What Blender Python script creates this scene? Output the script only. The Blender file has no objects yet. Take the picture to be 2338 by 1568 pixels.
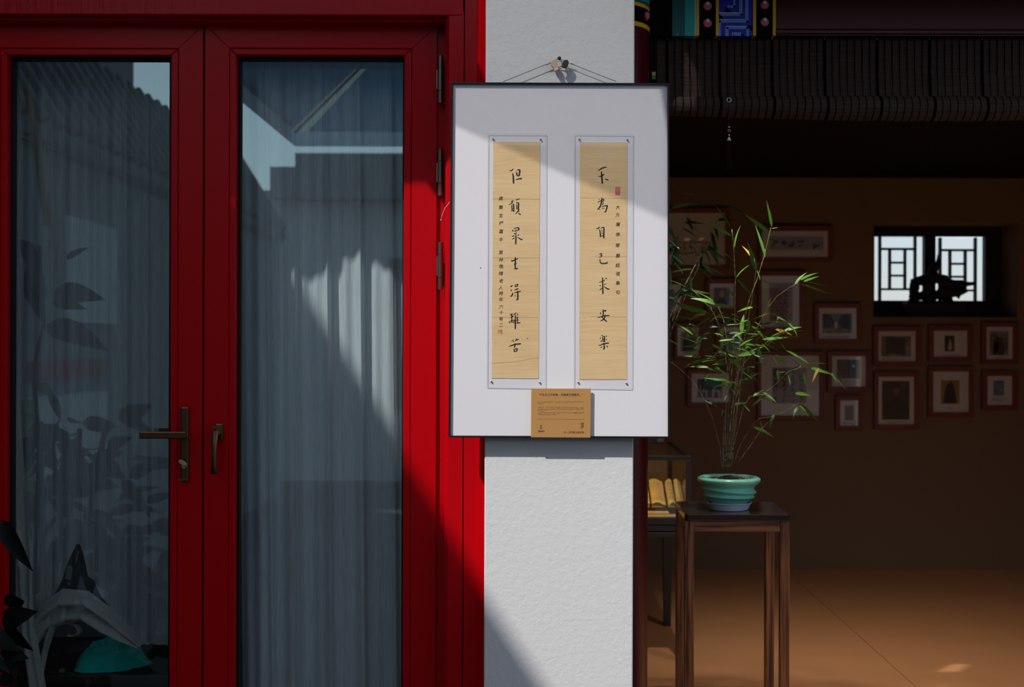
import bpy, math, random
from mathutils import Vector, Matrix, Quaternion
random.seed(7)
SC = bpy.context.scene
COL = SC.collection

# ------------------------------------------------------------------ camera
F, CX, CY, VPX, CAMZ, ROLL = 2700.0, 1169.0, 784.0, 46.0, 1.35, 0.0029
cam_d = bpy.data.cameras.new('camera'); cam = bpy.data.objects.new('camera', cam_d)
COL.objects.link(cam); SC.camera = cam
cam_d.sensor_width = 36.0; cam_d.lens = F / 2338.0 * 36.0
cam_d.shift_x = -VPX / 2338.0
cam.matrix_world = Matrix.Translation((0, 0, CAMZ)) @ Matrix.Rotation(math.pi / 2, 4, 'X') @ Matrix.Rotation(ROLL, 4, 'Z')
cam_d.clip_start = 0.05; cam_d.clip_end = 200
cam_d.dof.use_dof = True; cam_d.dof.focus_distance = 3.5; cam_d.dof.aperture_fstop = 3.2

# ------------------------------------------------------------------ sky, sun, exposure
world = bpy.data.worlds.new('world'); SC.world = world; world.use_nodes = True
wn = world.node_tree.nodes; wl = world.node_tree.links
bg = wn['Background']; sky = wn.new('ShaderNodeTexSky')
sky.sky_type = 'NISHITA'; sky.sun_disc = False
SUN = Vector((0.66, 0.70, -1.0)).normalized()
sky.sun_elevation = math.asin(-SUN.z); sky.sun_rotation = math.atan2(-SUN.x, -SUN.y)
sky.air_density = 1.0; sky.dust_density = 1.0; sky.ozone_density = 1.0
hsv = wn.new('ShaderNodeHueSaturation'); hsv.inputs['Saturation'].default_value = 0.62      # hazy sky
wl.new(sky.outputs['Color'], hsv.inputs['Color']); wl.new(hsv.outputs['Color'], bg.inputs['Color']); bg.inputs['Strength'].default_value = 0.165
sun_d = bpy.data.lights.new('sun', 'SUN'); sun = bpy.data.objects.new('sun', sun_d); COL.objects.link(sun)
sun_d.energy = 3.55; sun_d.angle = 0.012; sun_d.color = (1.0, 0.97, 0.94)
sun.rotation_euler = SUN.to_track_quat('-Z', 'Y').to_euler(); sun.location = (-4, -4, 8)
SC.view_settings.view_transform = 'Standard'; SC.view_settings.look = 'None'
SC.view_settings.gamma = 1.0; SC.view_settings.exposure = 0.0; SC.view_settings.use_curve_mapping = False
SC.cycles.max_bounces = 10; SC.cycles.transparent_max_bounces = 24; SC.cycles.diffuse_bounces = 6
SC.cycles.caustics_reflective = False; SC.cycles.caustics_refractive = False

# ------------------------------------------------------------------ measuring helpers
def P(px, py, d):
    dx, dy = px - CX, py - CY
    c, s = math.cos(ROLL), math.sin(ROLL)
    return Vector(((dx * c + dy * s - VPX) * d / F, d, CAMZ - (-dx * s + dy * c) * d / F))
GLASS_Y = 3.645
def R(px, py, vd):                       # place of a thing whose mirror image in the door glass is seen at px, py
    v = P(px, py, vd); return Vector((v.x, 2 * GLASS_Y - vd, v.z))
def S(n, d): return n * d / F            # pixels to metres at a distance

# ------------------------------------------------------------------ materials
MATS = {}
def mat(name, col, rough=0.6, metal=0.0, spec=0.5, noise=None, bump=None, coat=0.0, alpha=None, emit=None):
    """noise=(scale, amount, second colour, (stretch xyz)); bump=(scale, strength, (stretch))"""
    if name in MATS: return MATS[name]
    m = bpy.data.materials.new(name); m.use_nodes = True; MATS[name] = m
    nt = m.node_tree; n = nt.nodes; b = n['Principled BSDF']
    b.inputs['Base Color'].default_value = (*col, 1); b.inputs['Roughness'].default_value = rough
    b.inputs['Metallic'].default_value = metal; b.inputs['Specular IOR Level'].default_value = spec
    if coat: b.inputs['Coat Weight'].default_value = coat; b.inputs['Coat Roughness'].default_value = 0.12
    if emit: b.inputs['Emission Color'].default_value = (*emit[0], 1); b.inputs['Emission Strength'].default_value = emit[1]
    def coords(st):
        tc = n.new('ShaderNodeTexCoord'); mp = n.new('ShaderNodeMapping'); mp.inputs['Scale'].default_value = st
        nt.links.new(tc.outputs['Object'], mp.inputs['Vector']); return mp.outputs['Vector']
    if noise:
        tx = n.new('ShaderNodeTexNoise'); tx.inputs['Scale'].default_value = noise[0]; tx.inputs['Detail'].default_value = 5
        nt.links.new(coords(noise[3] if len(noise) > 3 else (1, 1, 1)), tx.inputs['Vector'])
        rp = n.new('ShaderNodeValToRGB'); rp.color_ramp.elements[0].position = 0.5 - 0.5 * (1 - noise[1]) ; rp.color_ramp.elements[1].position = 0.5 + 0.5 * (1 - noise[1])
        rp.color_ramp.elements[0].color = (*col, 1); rp.color_ramp.elements[1].color = (*noise[2], 1)
        nt.links.new(tx.outputs['Fac'], rp.inputs['Fac']); nt.links.new(rp.outputs['Color'], b.inputs['Base Color'])
    if bump:
        tx = n.new('ShaderNodeTexNoise'); tx.inputs['Scale'].default_value = bump[0]; tx.inputs['Detail'].default_value = 6
        tx.inputs['Roughness'].default_value = 0.6
        nt.links.new(coords(bump[2] if len(bump) > 2 else (1, 1, 1)), tx.inputs['Vector'])
        bp = n.new('ShaderNodeBump'); bp.inputs['Strength'].default_value = bump[1]; bp.inputs['Distance'].default_value = 0.004
        nt.links.new(tx.outputs['Fac'], bp.inputs['Height']); nt.links.new(bp.outputs['Normal'], b.inputs['Normal'])
    return m

def glass_mat(name, tint, refl, rough=0.0, fres=1.5, tintless_gloss=(1, 1, 1)):
    m = bpy.data.materials.new(name); m.use_nodes = True; MATS[name] = m
    nt = m.node_tree; n = nt.nodes; n.remove(n['Principled BSDF']); out = n['Material Output']
    tr = n.new('ShaderNodeBsdfTransparent'); tr.inputs['Color'].default_value = (*tint, 1)
    gl = n.new('ShaderNodeBsdfGlossy'); gl.inputs['Roughness'].default_value = rough; gl.inputs['Color'].default_value = (*tintless_gloss, 1)
    lw = n.new('ShaderNodeLayerWeight'); lw.inputs['Blend'].default_value = 0.5          # Schlick reflectance, the same from both sides
    fr = n.new('ShaderNodeMath'); fr.operation = 'POWER'; fr.inputs[1].default_value = 5.0; nt.links.new(lw.outputs['Facing'], fr.inputs[0])
    f0 = ((fres - 1) / (fres + 1)) ** 2 + refl
    ad = n.new('ShaderNodeMath'); ad.operation = 'MULTIPLY_ADD'; ad.use_clamp = True; ad.inputs[1].default_value = 1 - f0; ad.inputs[2].default_value = f0
    mx = n.new('ShaderNodeMixShader')
    nt.links.new(fr.outputs[0], ad.inputs[0]); nt.links.new(ad.outputs[0], mx.inputs['Fac'])
    nt.links.new(tr.outputs[0], mx.inputs[1]); nt.links.new(gl.outputs[0], mx.inputs[2]); nt.links.new(mx.outputs[0], out.inputs['Surface'])
    return m

def cloth_mat(name, col, transp, tl=.35):
    m = bpy.data.materials.new(name); m.use_nodes = True; MATS[name] = m
    nt = m.node_tree; n = nt.nodes; n.remove(n['Principled BSDF']); out = n['Material Output']
    df = n.new('ShaderNodeBsdfDiffuse'); df.inputs['Color'].default_value = (*col, 1)
    tn = n.new('ShaderNodeBsdfTranslucent'); tn.inputs['Color'].default_value = (*col, 1)
    tp = n.new('ShaderNodeBsdfTransparent')
    m1 = n.new('ShaderNodeMixShader'); m1.inputs['Fac'].default_value = tl
    m2 = n.new('ShaderNodeMixShader')
    tc = n.new('ShaderNodeTexCoord'); mp = n.new('ShaderNodeMapping'); mp.inputs['Scale'].default_value = (420, 420, 9)
    tx = n.new('ShaderNodeTexNoise'); tx.inputs['Scale'].default_value = 1.0; tx.inputs['Detail'].default_value = 2
    mr = n.new('ShaderNodeMapRange'); mr.inputs['From Min'].default_value = 0.3; mr.inputs['From Max'].default_value = 0.7
    mr.inputs['To Min'].default_value = max(0, transp - 0.12); mr.inputs['To Max'].default_value = transp + 0.12
    nt.links.new(tc.outputs['Object'], mp.inputs['Vector']); nt.links.new(mp.outputs['Vector'], tx.inputs['Vector'])
    nt.links.new(tx.outputs['Fac'], mr.inputs['Value']); nt.links.new(mr.outputs['Result'], m2.inputs['Fac'])
    nt.links.new(df.outputs[0], m1.inputs[1]); nt.links.new(tn.outputs[0], m1.inputs[2])
    nt.links.new(m1.outputs[0], m2.inputs[1]); nt.links.new(tp.outputs[0], m2.inputs[2]); nt.links.new(m2.outputs[0], out.inputs['Surface'])
    return m

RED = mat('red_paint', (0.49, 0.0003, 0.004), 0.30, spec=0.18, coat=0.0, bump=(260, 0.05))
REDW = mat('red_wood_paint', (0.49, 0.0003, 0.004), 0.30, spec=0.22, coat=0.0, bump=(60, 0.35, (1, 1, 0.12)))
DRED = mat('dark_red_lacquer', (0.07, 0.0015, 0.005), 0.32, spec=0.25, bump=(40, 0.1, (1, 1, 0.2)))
BLACK = mat('black_rubber', (0.006, 0.006, 0.006), 0.6, spec=0.3)
FRAMEBLK = mat('black_frame_metal', (0.008, 0.008, 0.009), 0.3)
BRONZE = mat('bronze_handle', (0.16, 0.085, 0.045), 0.32, metal=0.9)
STEEL = mat('hinge_steel', (0.30, 0.26, 0.21), 0.28, metal=0.95)
BRASS = mat('brass_key', (0.75, 0.66, 0.42), 0.3, metal=0.8)
PLASTER = mat('white_plaster', (0.74, 0.735, 0.725), 0.85, spec=0.2, bump=(70, 0.38))
MOUNT = mat('white_mount_board', (0.80, 0.77, 0.79), 0.7, spec=0.25, bump=(220, 0.08))
PAPER = mat('aged_paper', (0.88, 0.62, 0.33), 0.8, spec=0.2, noise=(7, 0.45, (0.80, 0.53, 0.26), (1, 1, 3)), bump=(14, 0.3, (0.6, 1, 5)))
INK = mat('black_ink', (0.006, 0.007, 0.008), 0.45)
SEAL = mat('vermilion_seal', (0.60, 0.09, 0.06), 0.7)
SEALP = mat('pink_red_seal', (0.62, 0.10, 0.14), 0.7)
KRAFT = mat('kraft_card', (0.50, 0.26, 0.085), 0.75, spec=0.2, bump=(300, 0.05))
CARDINK = mat('card_ink', (0.10, 0.045, 0.045), 0.7)
WALLB = mat('beige_interior_wall', (0.25, 0.168, 0.105), 0.9, spec=0.15, bump=(30, 0.25))
FLOORM = mat('warm_floor', (0.74, 0.37, 0.17), 0.42, spec=0.3, noise=(2.2, 0.3, (0.66, 0.32, 0.145), (1, 1, 1)), bump=(120, 0.05))
SEAM = mat('floor_seam', (0.12, 0.06, 0.03), 0.8)
CEIL = mat('dark_ceiling', (0.012, 0.009, 0.008), 0.85, spec=0.1)
DARKROOM = mat('dim_room_wall', (0.16, 0.17, 0.17), 0.9, spec=0.1)
GLASS = glass_mat('door_glass', (0.89, 0.97, 0.99), 0.165, tintless_gloss=(0.70, 0.97, 1.0))
CLEAR = glass_mat('clear_sheet', (0.985, 0.99, 0.995), 0.0)
PICGLASS = glass_mat('picture_glass', (0.96, 0.97, 0.97), 0.0)
SHEER = cloth_mat('sheer_curtain', (0.84, 0.86, 0.86), 0.17, tl=.22)
SHEER2 = cloth_mat('sheer_curtain_dim', (0.78, 0.82, 0.80), 0.34)
CLOTH = cloth_mat('bundled_curtain', (0.62, 0.60, 0.54), 0.04)
BAMBOOW = mat('bamboo_stand_wood', (0.34, 0.14, 0.05), 0.42, noise=(9, 0.75, (0.05, 0.018, 0.008), (9, 9, 0.35)), bump=(30, 0.3, (8, 8, 0.3)))
BAMBOOH = mat('bamboo_apron_wood', (0.34, 0.14, 0.05), 0.42, noise=(9, 0.75, (0.05, 0.018, 0.008), (0.35, 9, 9)), bump=(30, 0.3, (0.3, 8, 8)))
DARKTOP = mat('dark_stand_top', (0.020, 0.012, 0.009), 0.16, noise=(8, 0.6, (0.045, 0.022, 0.012), (0.4, 9, 9)))
JADE = mat('jade_glaze', (0.26, 0.76, 0.59), 0.28, coat=0.3, noise=(40, 0.7, (0.22, 0.68, 0.52)))
SAUCER = mat('pale_blue_plastic', (0.62, 0.70, 0.86), 0.35)
SOIL = mat('dark_soil', (0.030, 0.022, 0.016), 0.95, bump=(90, 1.0))
PEBBLE = mat('tan_pebble', (0.42, 0.30, 0.20), 0.8)
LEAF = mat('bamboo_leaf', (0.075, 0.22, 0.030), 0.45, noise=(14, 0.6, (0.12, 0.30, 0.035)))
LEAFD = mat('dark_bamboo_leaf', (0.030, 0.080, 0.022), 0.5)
LEAFY = mat('yellowing_leaf', (0.42, 0.26, 0.05), 0.5)
CULM = mat('bamboo_culm', (0.50, 0.44, 0.22), 0.4, noise=(30, 0.7, (0.07, 0.06, 0.03), (1, 1, 2.5)))
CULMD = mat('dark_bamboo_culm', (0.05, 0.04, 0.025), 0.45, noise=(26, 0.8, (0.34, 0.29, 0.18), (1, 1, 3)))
BLIND = mat('dark_bamboo_slat', (0.034, 0.020, 0.015), 0.75, spec=0.15, noise=(6, 0.6, (0.075, 0.047, 0.038), (2, 60, 60)))
CORD = mat('black_cord', (0.0015, 0.0013, 0.0013), 0.95, spec=0.02)
VITMETAL = mat('vitrine_metal', (0.050, 0.046, 0.046), 0.38, metal=0.5)
VITGLASS = glass_mat('vitrine_glass', (0.93, 0.93, 0.90), 0.03)
VITBASE = mat('vitrine_base_cloth', (0.62, 0.45, 0.22), 0.8)
BOOKP = mat('yellowed_book_page', (0.80, 0.60, 0.24), 0.8, noise=(120, 0.8, (0.70, 0.50, 0.18), (1, 1, 6)))
BOOKC = mat('dark_book_stand', (0.03, 0.02, 0.015), 0.5)
FRAMEW = mat('redwood_picture_frame', (0.24, 0.050, 0.026), 0.45, noise=(20, 0.6, (0.18, 0.036, 0.018), (1, 1, 4)))
MATB = mat('white_picture_mat', (0.86, 0.80, 0.76), 0.8)
TEAL = mat('teal_towel', (0.03, 0.66, 0.54), 0.95, spec=0.1, bump=(420, 0.9))
DARKWOOD = mat('dark_cabinet_wood', (0.030, 0.020, 0.014), 0.5)
PLANT = mat('dark_rubber_leaf', (0.004, 0.007, 0.005), 0.55, spec=0.2)

# ------------------------------------------------------------------ mesh building
class MB:
    def __init__(self): self.v = []; self.f = []
    def box(self, x0, x1, y0, y1, z0, z1):
        x0, x1 = min(x0, x1), max(x0, x1); y0, y1 = min(y0, y1), max(y0, y1); z0, z1 = min(z0, z1), max(z0, z1)
        i = len(self.v)
        self.v += [(x0, y0, z0), (x1, y0, z0), (x1, y1, z0), (x0, y1, z0), (x0, y0, z1), (x1, y0, z1), (x1, y1, z1), (x0, y1, z1)]
        self.f += [tuple(i + k for k in q) for q in ((0, 3, 2, 1), (4, 5, 6, 7), (0, 1, 5, 4), (1, 2, 6, 5), (2, 3, 7, 6), (3, 0, 4, 7))]
        return self
    def pbox(self, x0, y0, x1, y1, d0, d1, dm=None):
        dm = dm or d0; xm, ym = (x0 + x1) / 2, (y0 + y1) / 2
        return self.box(P(x0, ym, dm).x, P(x1, ym, dm).x, d0, d1, P(xm, y1, dm).z, P(xm, y0, dm).z)
    def prism(self, pts, y0, y1):                     # outline in x,z (any winding), from y0 to y1
        a = sum(pts[k][0] * pts[(k + 1) % len(pts)][1] - pts[(k + 1) % len(pts)][0] * pts[k][1] for k in range(len(pts)))
        if a < 0: pts = pts[::-1]
        i, n = len(self.v), len(pts)
        self.v += [(x, y0, z) for x, z in pts] + [(x, y1, z) for x, z in pts]
        self.f.append(tuple(range(i, i + n))); self.f.append(tuple(range(i + 2 * n - 1, i + n - 1, -1)))
        for k in range(n):
            k2 = (k + 1) % n; self.f.append((i + k, i + n + k, i + n + k2, i + k2))
        return self
    def pprism(self, pix, d0, d1, dm=None):
        q = [P(x, y, dm or d0) for x, y in pix]
        return self.prism([(p.x, p.z) for p in q], d0, d1)
    def tube(self, path, rad, n=8, cap=True):
        path = [Vector(p) for p in path]
        if not isinstance(rad, (list, tuple)): rad = [rad] * len(path)
        i = len(self.v); up = None
        for k, p in enumerate(path):
            t = (path[min(k + 1, len(path) - 1)] - path[max(k - 1, 0)])
            t = t.normalized() if t.length > 1e-9 else Vector((0, 0, 1))
            if up is None: up = t.orthogonal().normalized()
            up = (up - t * up.dot(t)); up = up.normalized() if up.length > 1e-6 else t.orthogonal().normalized()
            s = t.cross(up)
            for a in range(n):
                w = 2 * math.pi * a / n
                self.v.append(tuple(p + (up * math.cos(w) + s * math.sin(w)) * rad[k]))
        for k in range(len(path) - 1):
            for a in range(n):
                b = (a + 1) % n
                self.f.append((i + k * n + a, i + k * n + b, i + (k + 1) * n + b, i + (k + 1) * n + a))
        if cap:
            self.f.append(tuple(i + a for a in range(n - 1, -1, -1))); e = i + (len(path) - 1) * n
            self.f.append(tuple(e + a for a in range(n)))
        return self
    def lathe(self, c, prof, n=32, tilt=None):        # prof = [(r, z)], tilt per ring
        i = len(self.v)
        for k, (r, z) in enumerate(prof):
            tl = tilt[k] if tilt else 0
            for a in range(n):
                w = 2 * math.pi * a / n
                self.v.append((c[0] + r * math.cos(w), c[1] + r * math.sin(w), c[2] + z + tl * r * math.cos(w)))
        for k in range(len(prof) - 1):
            for a in range(n):
                b = (a + 1) % n
                self.f.append((i + k * n + a, i + k * n + b, i + (k + 1) * n + b, i + (k + 1) * n + a))
        self.f.append(tuple(i + a for a in range(n - 1, -1, -1)))
        e = i + (len(prof) - 1) * n; self.f.append(tuple(e + a for a in range(n)))
        return self
    def grid(self, fn, nu, nv):
        i = len(self.v)
        for a in range(nu + 1):
            for b in range(nv + 1): self.v.append(tuple(fn(a / nu, b / nv)))
        for a in range(nu):
            for b in range(nv):
                q = i + a * (nv + 1) + b; self.f.append((q, q + nv + 1, q + nv + 2, q + 1))
        return self
    def ball(self, c, r, n=12, m=8):
        r = r if isinstance(r, (tuple, list)) else (r, r, r)
        return self.grid(lambda u, w: (c[0] + r[0] * math.cos(2 * math.pi * u) * math.sin(math.pi * w), c[1] + r[1] * math.sin(2 * math.pi * u) * math.sin(math.pi * w), c[2] + r[2] * math.cos(math.pi * w)), n, m)
    def stroke(self, pts, y):                          # flat brush stroke facing the viewer, pts = (x, z, half width)
        n = len(pts)
        dense = []
        for k in range(n - 1):
            a, b = pts[k], pts[k + 1]
            for s in range(3): dense.append(tuple(a[j] + (b[j] - a[j]) * s / 3 for j in range(3)))
        dense.append(pts[-1]); pts = dense; n = len(pts); i = len(self.v); L = []; Rr = []
        for k, (x, z, w) in enumerate(pts):
            a, b = pts[max(k - 1, 0)], pts[min(k + 1, n - 1)]
            tx, tz = b[0] - a[0], b[1] - a[1]; l = math.hypot(tx, tz) or 1
            nx, nz = -tz / l * w, tx / l * w
            L.append((x + nx, y, z + nz)); Rr.append((x - nx, y, z - nz))
        def capp(p, q, w, d):
            tx, tz = p[0] - q[0], p[1] - q[1]; l = math.hypot(tx, tz) or 1
            return (p[0] + tx / l * w * d, y, p[1] + tz / l * w * d)
        c0 = capp(pts[0], pts[1], pts[0][2], 0.8); c1 = capp(pts[-1], pts[-2], pts[-1][2], 0.8)
        self.v += L + Rr + [c0, c1]
        for k in range(n - 1): self.f.append((i + n + k, i + n + k + 1, i + k + 1, i + k))
        self.f.append((i + 2 * n, i + n, i)); self.f.append((i + n - 1, i + 2 * n - 1, i + 2 * n + 1))
        return self
    def mesh(self, name, m=None, smooth=False):
        me = bpy.data.meshes.new(name); me.from_pydata(self.v, [], self.f)
        if m: me.materials.append(m)
        if smooth:
            me.polygons.foreach_set('use_smooth', [True] * len(me.polygons))
        me.update(); return me
    def build(self, name, m, parent=None, smooth=False, bevel=0, angle=None, kind=None, label=None, cat=None, group=None):
        o = bpy.data.objects.new(name, self.mesh(name, m, smooth)); COL.objects.link(o)
        if smooth and angle is not None:
            o.data.set_sharp_from_angle(angle=angle)
        if bevel:
            b = o.modifiers.new('bevel', 'BEVEL'); b.width = bevel; b.segments = 2; b.limit_method = 'ANGLE'
        adopt(o, parent); tag(o, label, cat, group, kind); return o

def world_t(o):
    if o is None: return Vector((0, 0, 0))
    return world_t(o.parent) + (o.matrix_parent_inverse.translation if o.parent else Vector((0, 0, 0))) + o.location
def adopt(o, parent):
    if parent is not None:
        o.parent = parent; o.matrix_parent_inverse = Matrix.Translation(-world_t(parent))
def tag(o, label=None, cat=None, group=None, kind=None):
    if label: o['label'] = label
    if cat: o['category'] = cat
    if group: o['group'] = group
    if kind: o['kind'] = kind
    return o
def thing(name, loc, label=None, cat=None, group=None, kind=None):
    o = bpy.data.objects.new(name, None); COL.objects.link(o); o.location = loc; o.empty_display_size = 0.05
    return tag(o, label, cat, group, kind)

def text_mesh(body, name, size, cx, y, cz, m, parent, bold=0.0, align='CENTER', italic=0.0, label=None):
    cu = bpy.data.curves.new('t', 'FONT'); cu.body = body; cu.size = size; cu.align_x = align; cu.align_y = 'CENTER'
    cu.offset = bold; cu.shear = italic; cu.resolution_u = 3
    ob = bpy.data.objects.new('t', cu); COL.objects.link(ob)
    dg = bpy.context.evaluated_depsgraph_get(); me = bpy.data.meshes.new_from_object(ob.evaluated_get(dg))
    bpy.data.objects.remove(ob); bpy.data.curves.remove(cu)
    for v in me.vertices: v.co = (cx + v.co.x, y, cz + v.co.y)
    me.materials.clear(); me.materials.append(m); me.name = name
    o = bpy.data.objects.new(name, me); COL.objects.link(o); adopt(o, parent)
    if label: o['label'] = label
    return o

# ================================================================== SETTING: the red doors
D = 3.60
def mitred(B, x0, y0, x1, y1, w, d0, d1, sides):
    """rails of a rectangular leaf with mitred corners, px; w = (left, top, right, bottom)"""
    o = {'l': [(x0, y0), (x0 + w[0], y0 + w[1]), (x0 + w[0], y1 - w[3]), (x0, y1)],
         'r': [(x1, y0), (x1 - w[2], y0 + w[1]), (x1 - w[2], y1 - w[3]), (x1, y1)],
         't': [(x0, y0), (x1, y0), (x1 - w[2], y0 + w[1]), (x0 + w[0], y0 + w[1])],
         'b': [(x0, y1), (x1, y1), (x1 - w[2], y1 - w[3]), (x0 + w[0], y1 - w[3])]}[sides]
    ym = (y0 + y1) / 2; xm = (x0 + x1) / 2
    B.prism([(P(x, ym, d0).x, P(xm, y, d0).z) for x, y in o], d0, d1); return B

def door_leaf(name, x0, x1, wl, wr, label):
    y0, y1 = 57, 1775
    root = thing(name, P((x0 + x1) / 2, y1, D), label, 'door', kind='structure')
    w = (wl, 53, wr, 90)
    for s, nm in (('l', 'stile'), ('r', 'stile'), ('t', 'rail'), ('b', 'rail')):
        mitred(MB(), x0, y0, x1, y1, w, D, D + 0.06, s).build(nm, RED, root, bevel=0.0015)
    bx0, bx1, by0, by1 = x0 + wl + 0.8, x1 - wr - 0.8, y0 + 54, y1 - 91
    for s in 'lrtb':
        mitred(MB(), bx0, by0, bx1, by1, (15, 15, 16.5, 15), D + 0.002, D + 0.04, s).build('glazing_bead', RED, root, bevel=0.003)
    g0, g1, h0, h1 = bx0 + 15, bx1 - 16.5, by0 + 15, by1 - 15
    gk = MB()
    for s in 'lrtb': mitred(gk, g0 - 2, h0 - 2, g1 + 2, h1 + 2, (12 if x0 > 0 else 17, 13, 5, 12), D + 0.030, D + 0.055, s)
    gk.build('gasket', BLACK, root)
    pn = MB(); a = P(g0 - 1, 900, D); b = P(g1 + 1, 900, D); t = P(700, h0 - 1, D).z; u = P(700, h1 + 1, D).z
    pn.v = [(a.x, GLASS_Y, u), (b.x, GLASS_Y, u), (b.x, GLASS_Y, t), (a.x, GLASS_Y, t)]; pn.f = [(0, 1, 2, 3)]
    pn.build('glass_pane', GLASS, root, label='tinted reflective glass pane')
    return root
door_l = door_leaf('door_1', -58, 461, 56, 55.5, 'dark red glazed door leaf with a bronze lever handle and key')
door_r = door_leaf('door_2', 465.5, 996, 55.5, 58, 'red glazed door leaf with three steel hinges beside the white pillar')

# lever handle with backplate, cylinder and key
Bp = MB().pbox(411.5, 929, 430.5, 1100, D - 0.012, D)
plate = Bp.build('handle_plate', BRONZE, door_l, bevel=0.004)
lv = MB(); a = P(418, 993, D - 0.045); b = P(320, 993, D - 0.045)
hh = S(8, D)
lv.prism([(b.x, b.z + hh * 0.95), (b.x, b.z - hh), (a.x + 0.012, a.z - hh), (a.x + 0.012, a.z + hh)], D - 0.055, D - 0.040)
lv.tube([P(421, 992, D - 0.048), P(421, 992, D - 0.006)], 0.0105, 14)
lv.build('lever', BRONZE, plate, bevel=0.003)
MB().tube([P(420, 1063, D - 0.016), P(420, 1063, D)], 0.0085, 14).pbox(417, 1063, 423, 1073, D - 0.016, D - 0.004).build('lock_cylinder', STEEL, plate, bevel=0.001)
kq = P(417, 1056, D - 0.03)
kb = MB(); kb.lathe((0, 0, 0), [(0.0095, -0.0015), (0.0108, 0), (0.0095, 0.0015)], 18)
kb.v = [(kq.x + x * 1.15 + z * 0.0, kq.y + z, kq.z + y * 0.72 - x * 0.45) for x, y, z in kb.v]
kb.tube([P(418, 1060, D - 0.03), P(420, 1063, D - 0.012)], 0.0022, 6); kb.build('key', BRASS, plate)
text_mesh('HOPO', 'maker_mark', 0.011, P(420.5, 1094, D).x, D - 0.0126, P(420.5, 1094, D).z, mat('mark_bronze', (0.30, 0.20, 0.13), 0.4, 0.6), plate)
il = MB(); il.prism([(P(355, 0, 3.70).x, P(355, 976, 3.70).z), (P(355, 0, 3.70).x, P(355, 985, 3.70).z), (P(425, 0, 3.70).x, P(400, 985, 3.70).z), (P(425, 0, 3.70).x, P(400, 976, 3.70).z)], 3.695, 3.71)
il.build('inner_lever', BRONZE, door_l, bevel=0.002)
# pull grip of the second leaf
base = MB().pbox(490, 967, 508.5, 1004, D - 0.012, D).build('grip_base', BRONZE, door_r, bevel=0.004)
gp = MB(); pts = []
prof = [(982, 8.6, .030), (990, 9.2, .034), (1010, 8.0, .040), (1035, 6.2, .042), (1060, 6.8, .040), (1075, 7.6, .036), (1079, 7.0, .034)]
ii = 0
for (yy, hw, dd) in prof:
    c = P(497.5 - (yy - 982) * 0.012, yy, D); w_ = S(hw, D)
    for k in range(12):
        an = 2 * math.pi * k / 12
        gp.v.append((c.x + w_ * math.cos(an) * (1 if abs(math.cos(an)) < .9 else .95), D - dd + 0.008 * math.sin(an), c.z))
for r_ in range(len(prof) - 1):
    for k in range(12):
        k2 = (k + 1) % 12; gp.f.append((r_ * 12 + k, r_ * 12 + k2, (r_ + 1) * 12 + k2, (r_ + 1) * 12 + k))
gp.f.append(tuple(range(11, -1, -1))); gp.f.append(tuple((len(prof) - 1) * 12 + k for k in range(12)))
gp.tube([P(498, 986, D - 0.03), P(498, 986, D - 0.008)], 0.009, 12)
gp.build('grip', BRONZE, base, smooth=True, angle=0.7)
text_mesh('HOPO', 'maker_mark', 0.011, P(499, 975, D).x, D - 0.0126, P(499, 975, D).z, MATS['mark_bronze'], base)
# hinges
for (ya, yb) in ((128, 235), (340, 447), (553, 661)):
    hb = MB(); c = P(1005.5, (ya + yb) / 2, D - 0.012); L_ = S(yb - ya, D)
    hb.tube([(c.x, c.y, c.z + L_ * (0.5 - 0.265)), (c.x, c.y, c.z - L_ * (0.5 - 0.26))], 0.0092, 14)
    h_o = hb.build('hinge', STEEL, door_r, smooth=True, angle=0.6)
    for (f0, f1) in ((0.5, 0.242), (-0.245, -0.5)):
        MB().tube([(c.x, c.y, c.z + L_ * f0), (c.x, c.y, c.z + L_ * (f0 * .98 + f1 * .02)), (c.x, c.y, c.z + L_ * f1)], [0.0072, 0.0084, 0.0084], 14).build('hinge_knuckle', STEEL, h_o, smooth=True, angle=0.6)
    MB().box(c.x - 0.012, c.x - 0.004, c.y, D + 0.002, c.z - L_ * 0.2, c.z + L_ * 0.2).build('hinge_leaf', STEEL, h_o)

# fixed frame and wooden surround
fr = MB(); fr.pbox(-80, 42, 1016, 60, D + 0.012, D + 0.07); fr.pbox(993, 42, 1018, 1780, D + 0.012, D + 0.07)
fr.pbox(459, 50, 468, 1780, D + 0.045, D + 0.07)
fr.build('trim_1', RED, kind='structure', label='red metal fixed frame around the glazed doors', cat='door frame', bevel=0.002)
hd = MB(); a = P(-120, 31, 3.52); b = P(1058, 31, 3.52)
hd.box(a.x, b.x, 3.52, 3.68, a.z - 0.002, a.z + 0.30); hd.box(a.x, b.x, 3.55, 3.60, a.z - 0.012, a.z)
hd.build('trim_2', REDW, kind='structure', label='weathered red wooden head board above the doors', cat='door trim', bevel=0.004)
jb = MB(); a = P(1015, 800, 3.525); b = P(1058, 800, 3.525)
zt = P(1030, 27, 3.525).z
cs = [(a.x, 3.62), (a.x, 3.535), (a.x + 0.011, 3.523), (b.x - 0.001, 3.521), (b.x - 0.001, 3.62)]
jb.v = [(x, y, -0.05) for x, y in cs] + [(x, y, zt) for x, y in cs]
n5 = len(cs); jb.f = [tuple(range(n5)), tuple(range(2 * n5 - 1, n5 - 1, -1))] + [(k, n5 + k, n5 + (k + 1) % n5, (k + 1) % n5) for k in range(n5)]
jb.build('trim_3', REDW, kind='structure', label='red wooden door post with a chipped chamfered edge', cat='door trim')
cb = MB(); a = P(1058.5, 800, 3.50); b = P(1109, 800, 3.50); w_ = b.x - a.x
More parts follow.
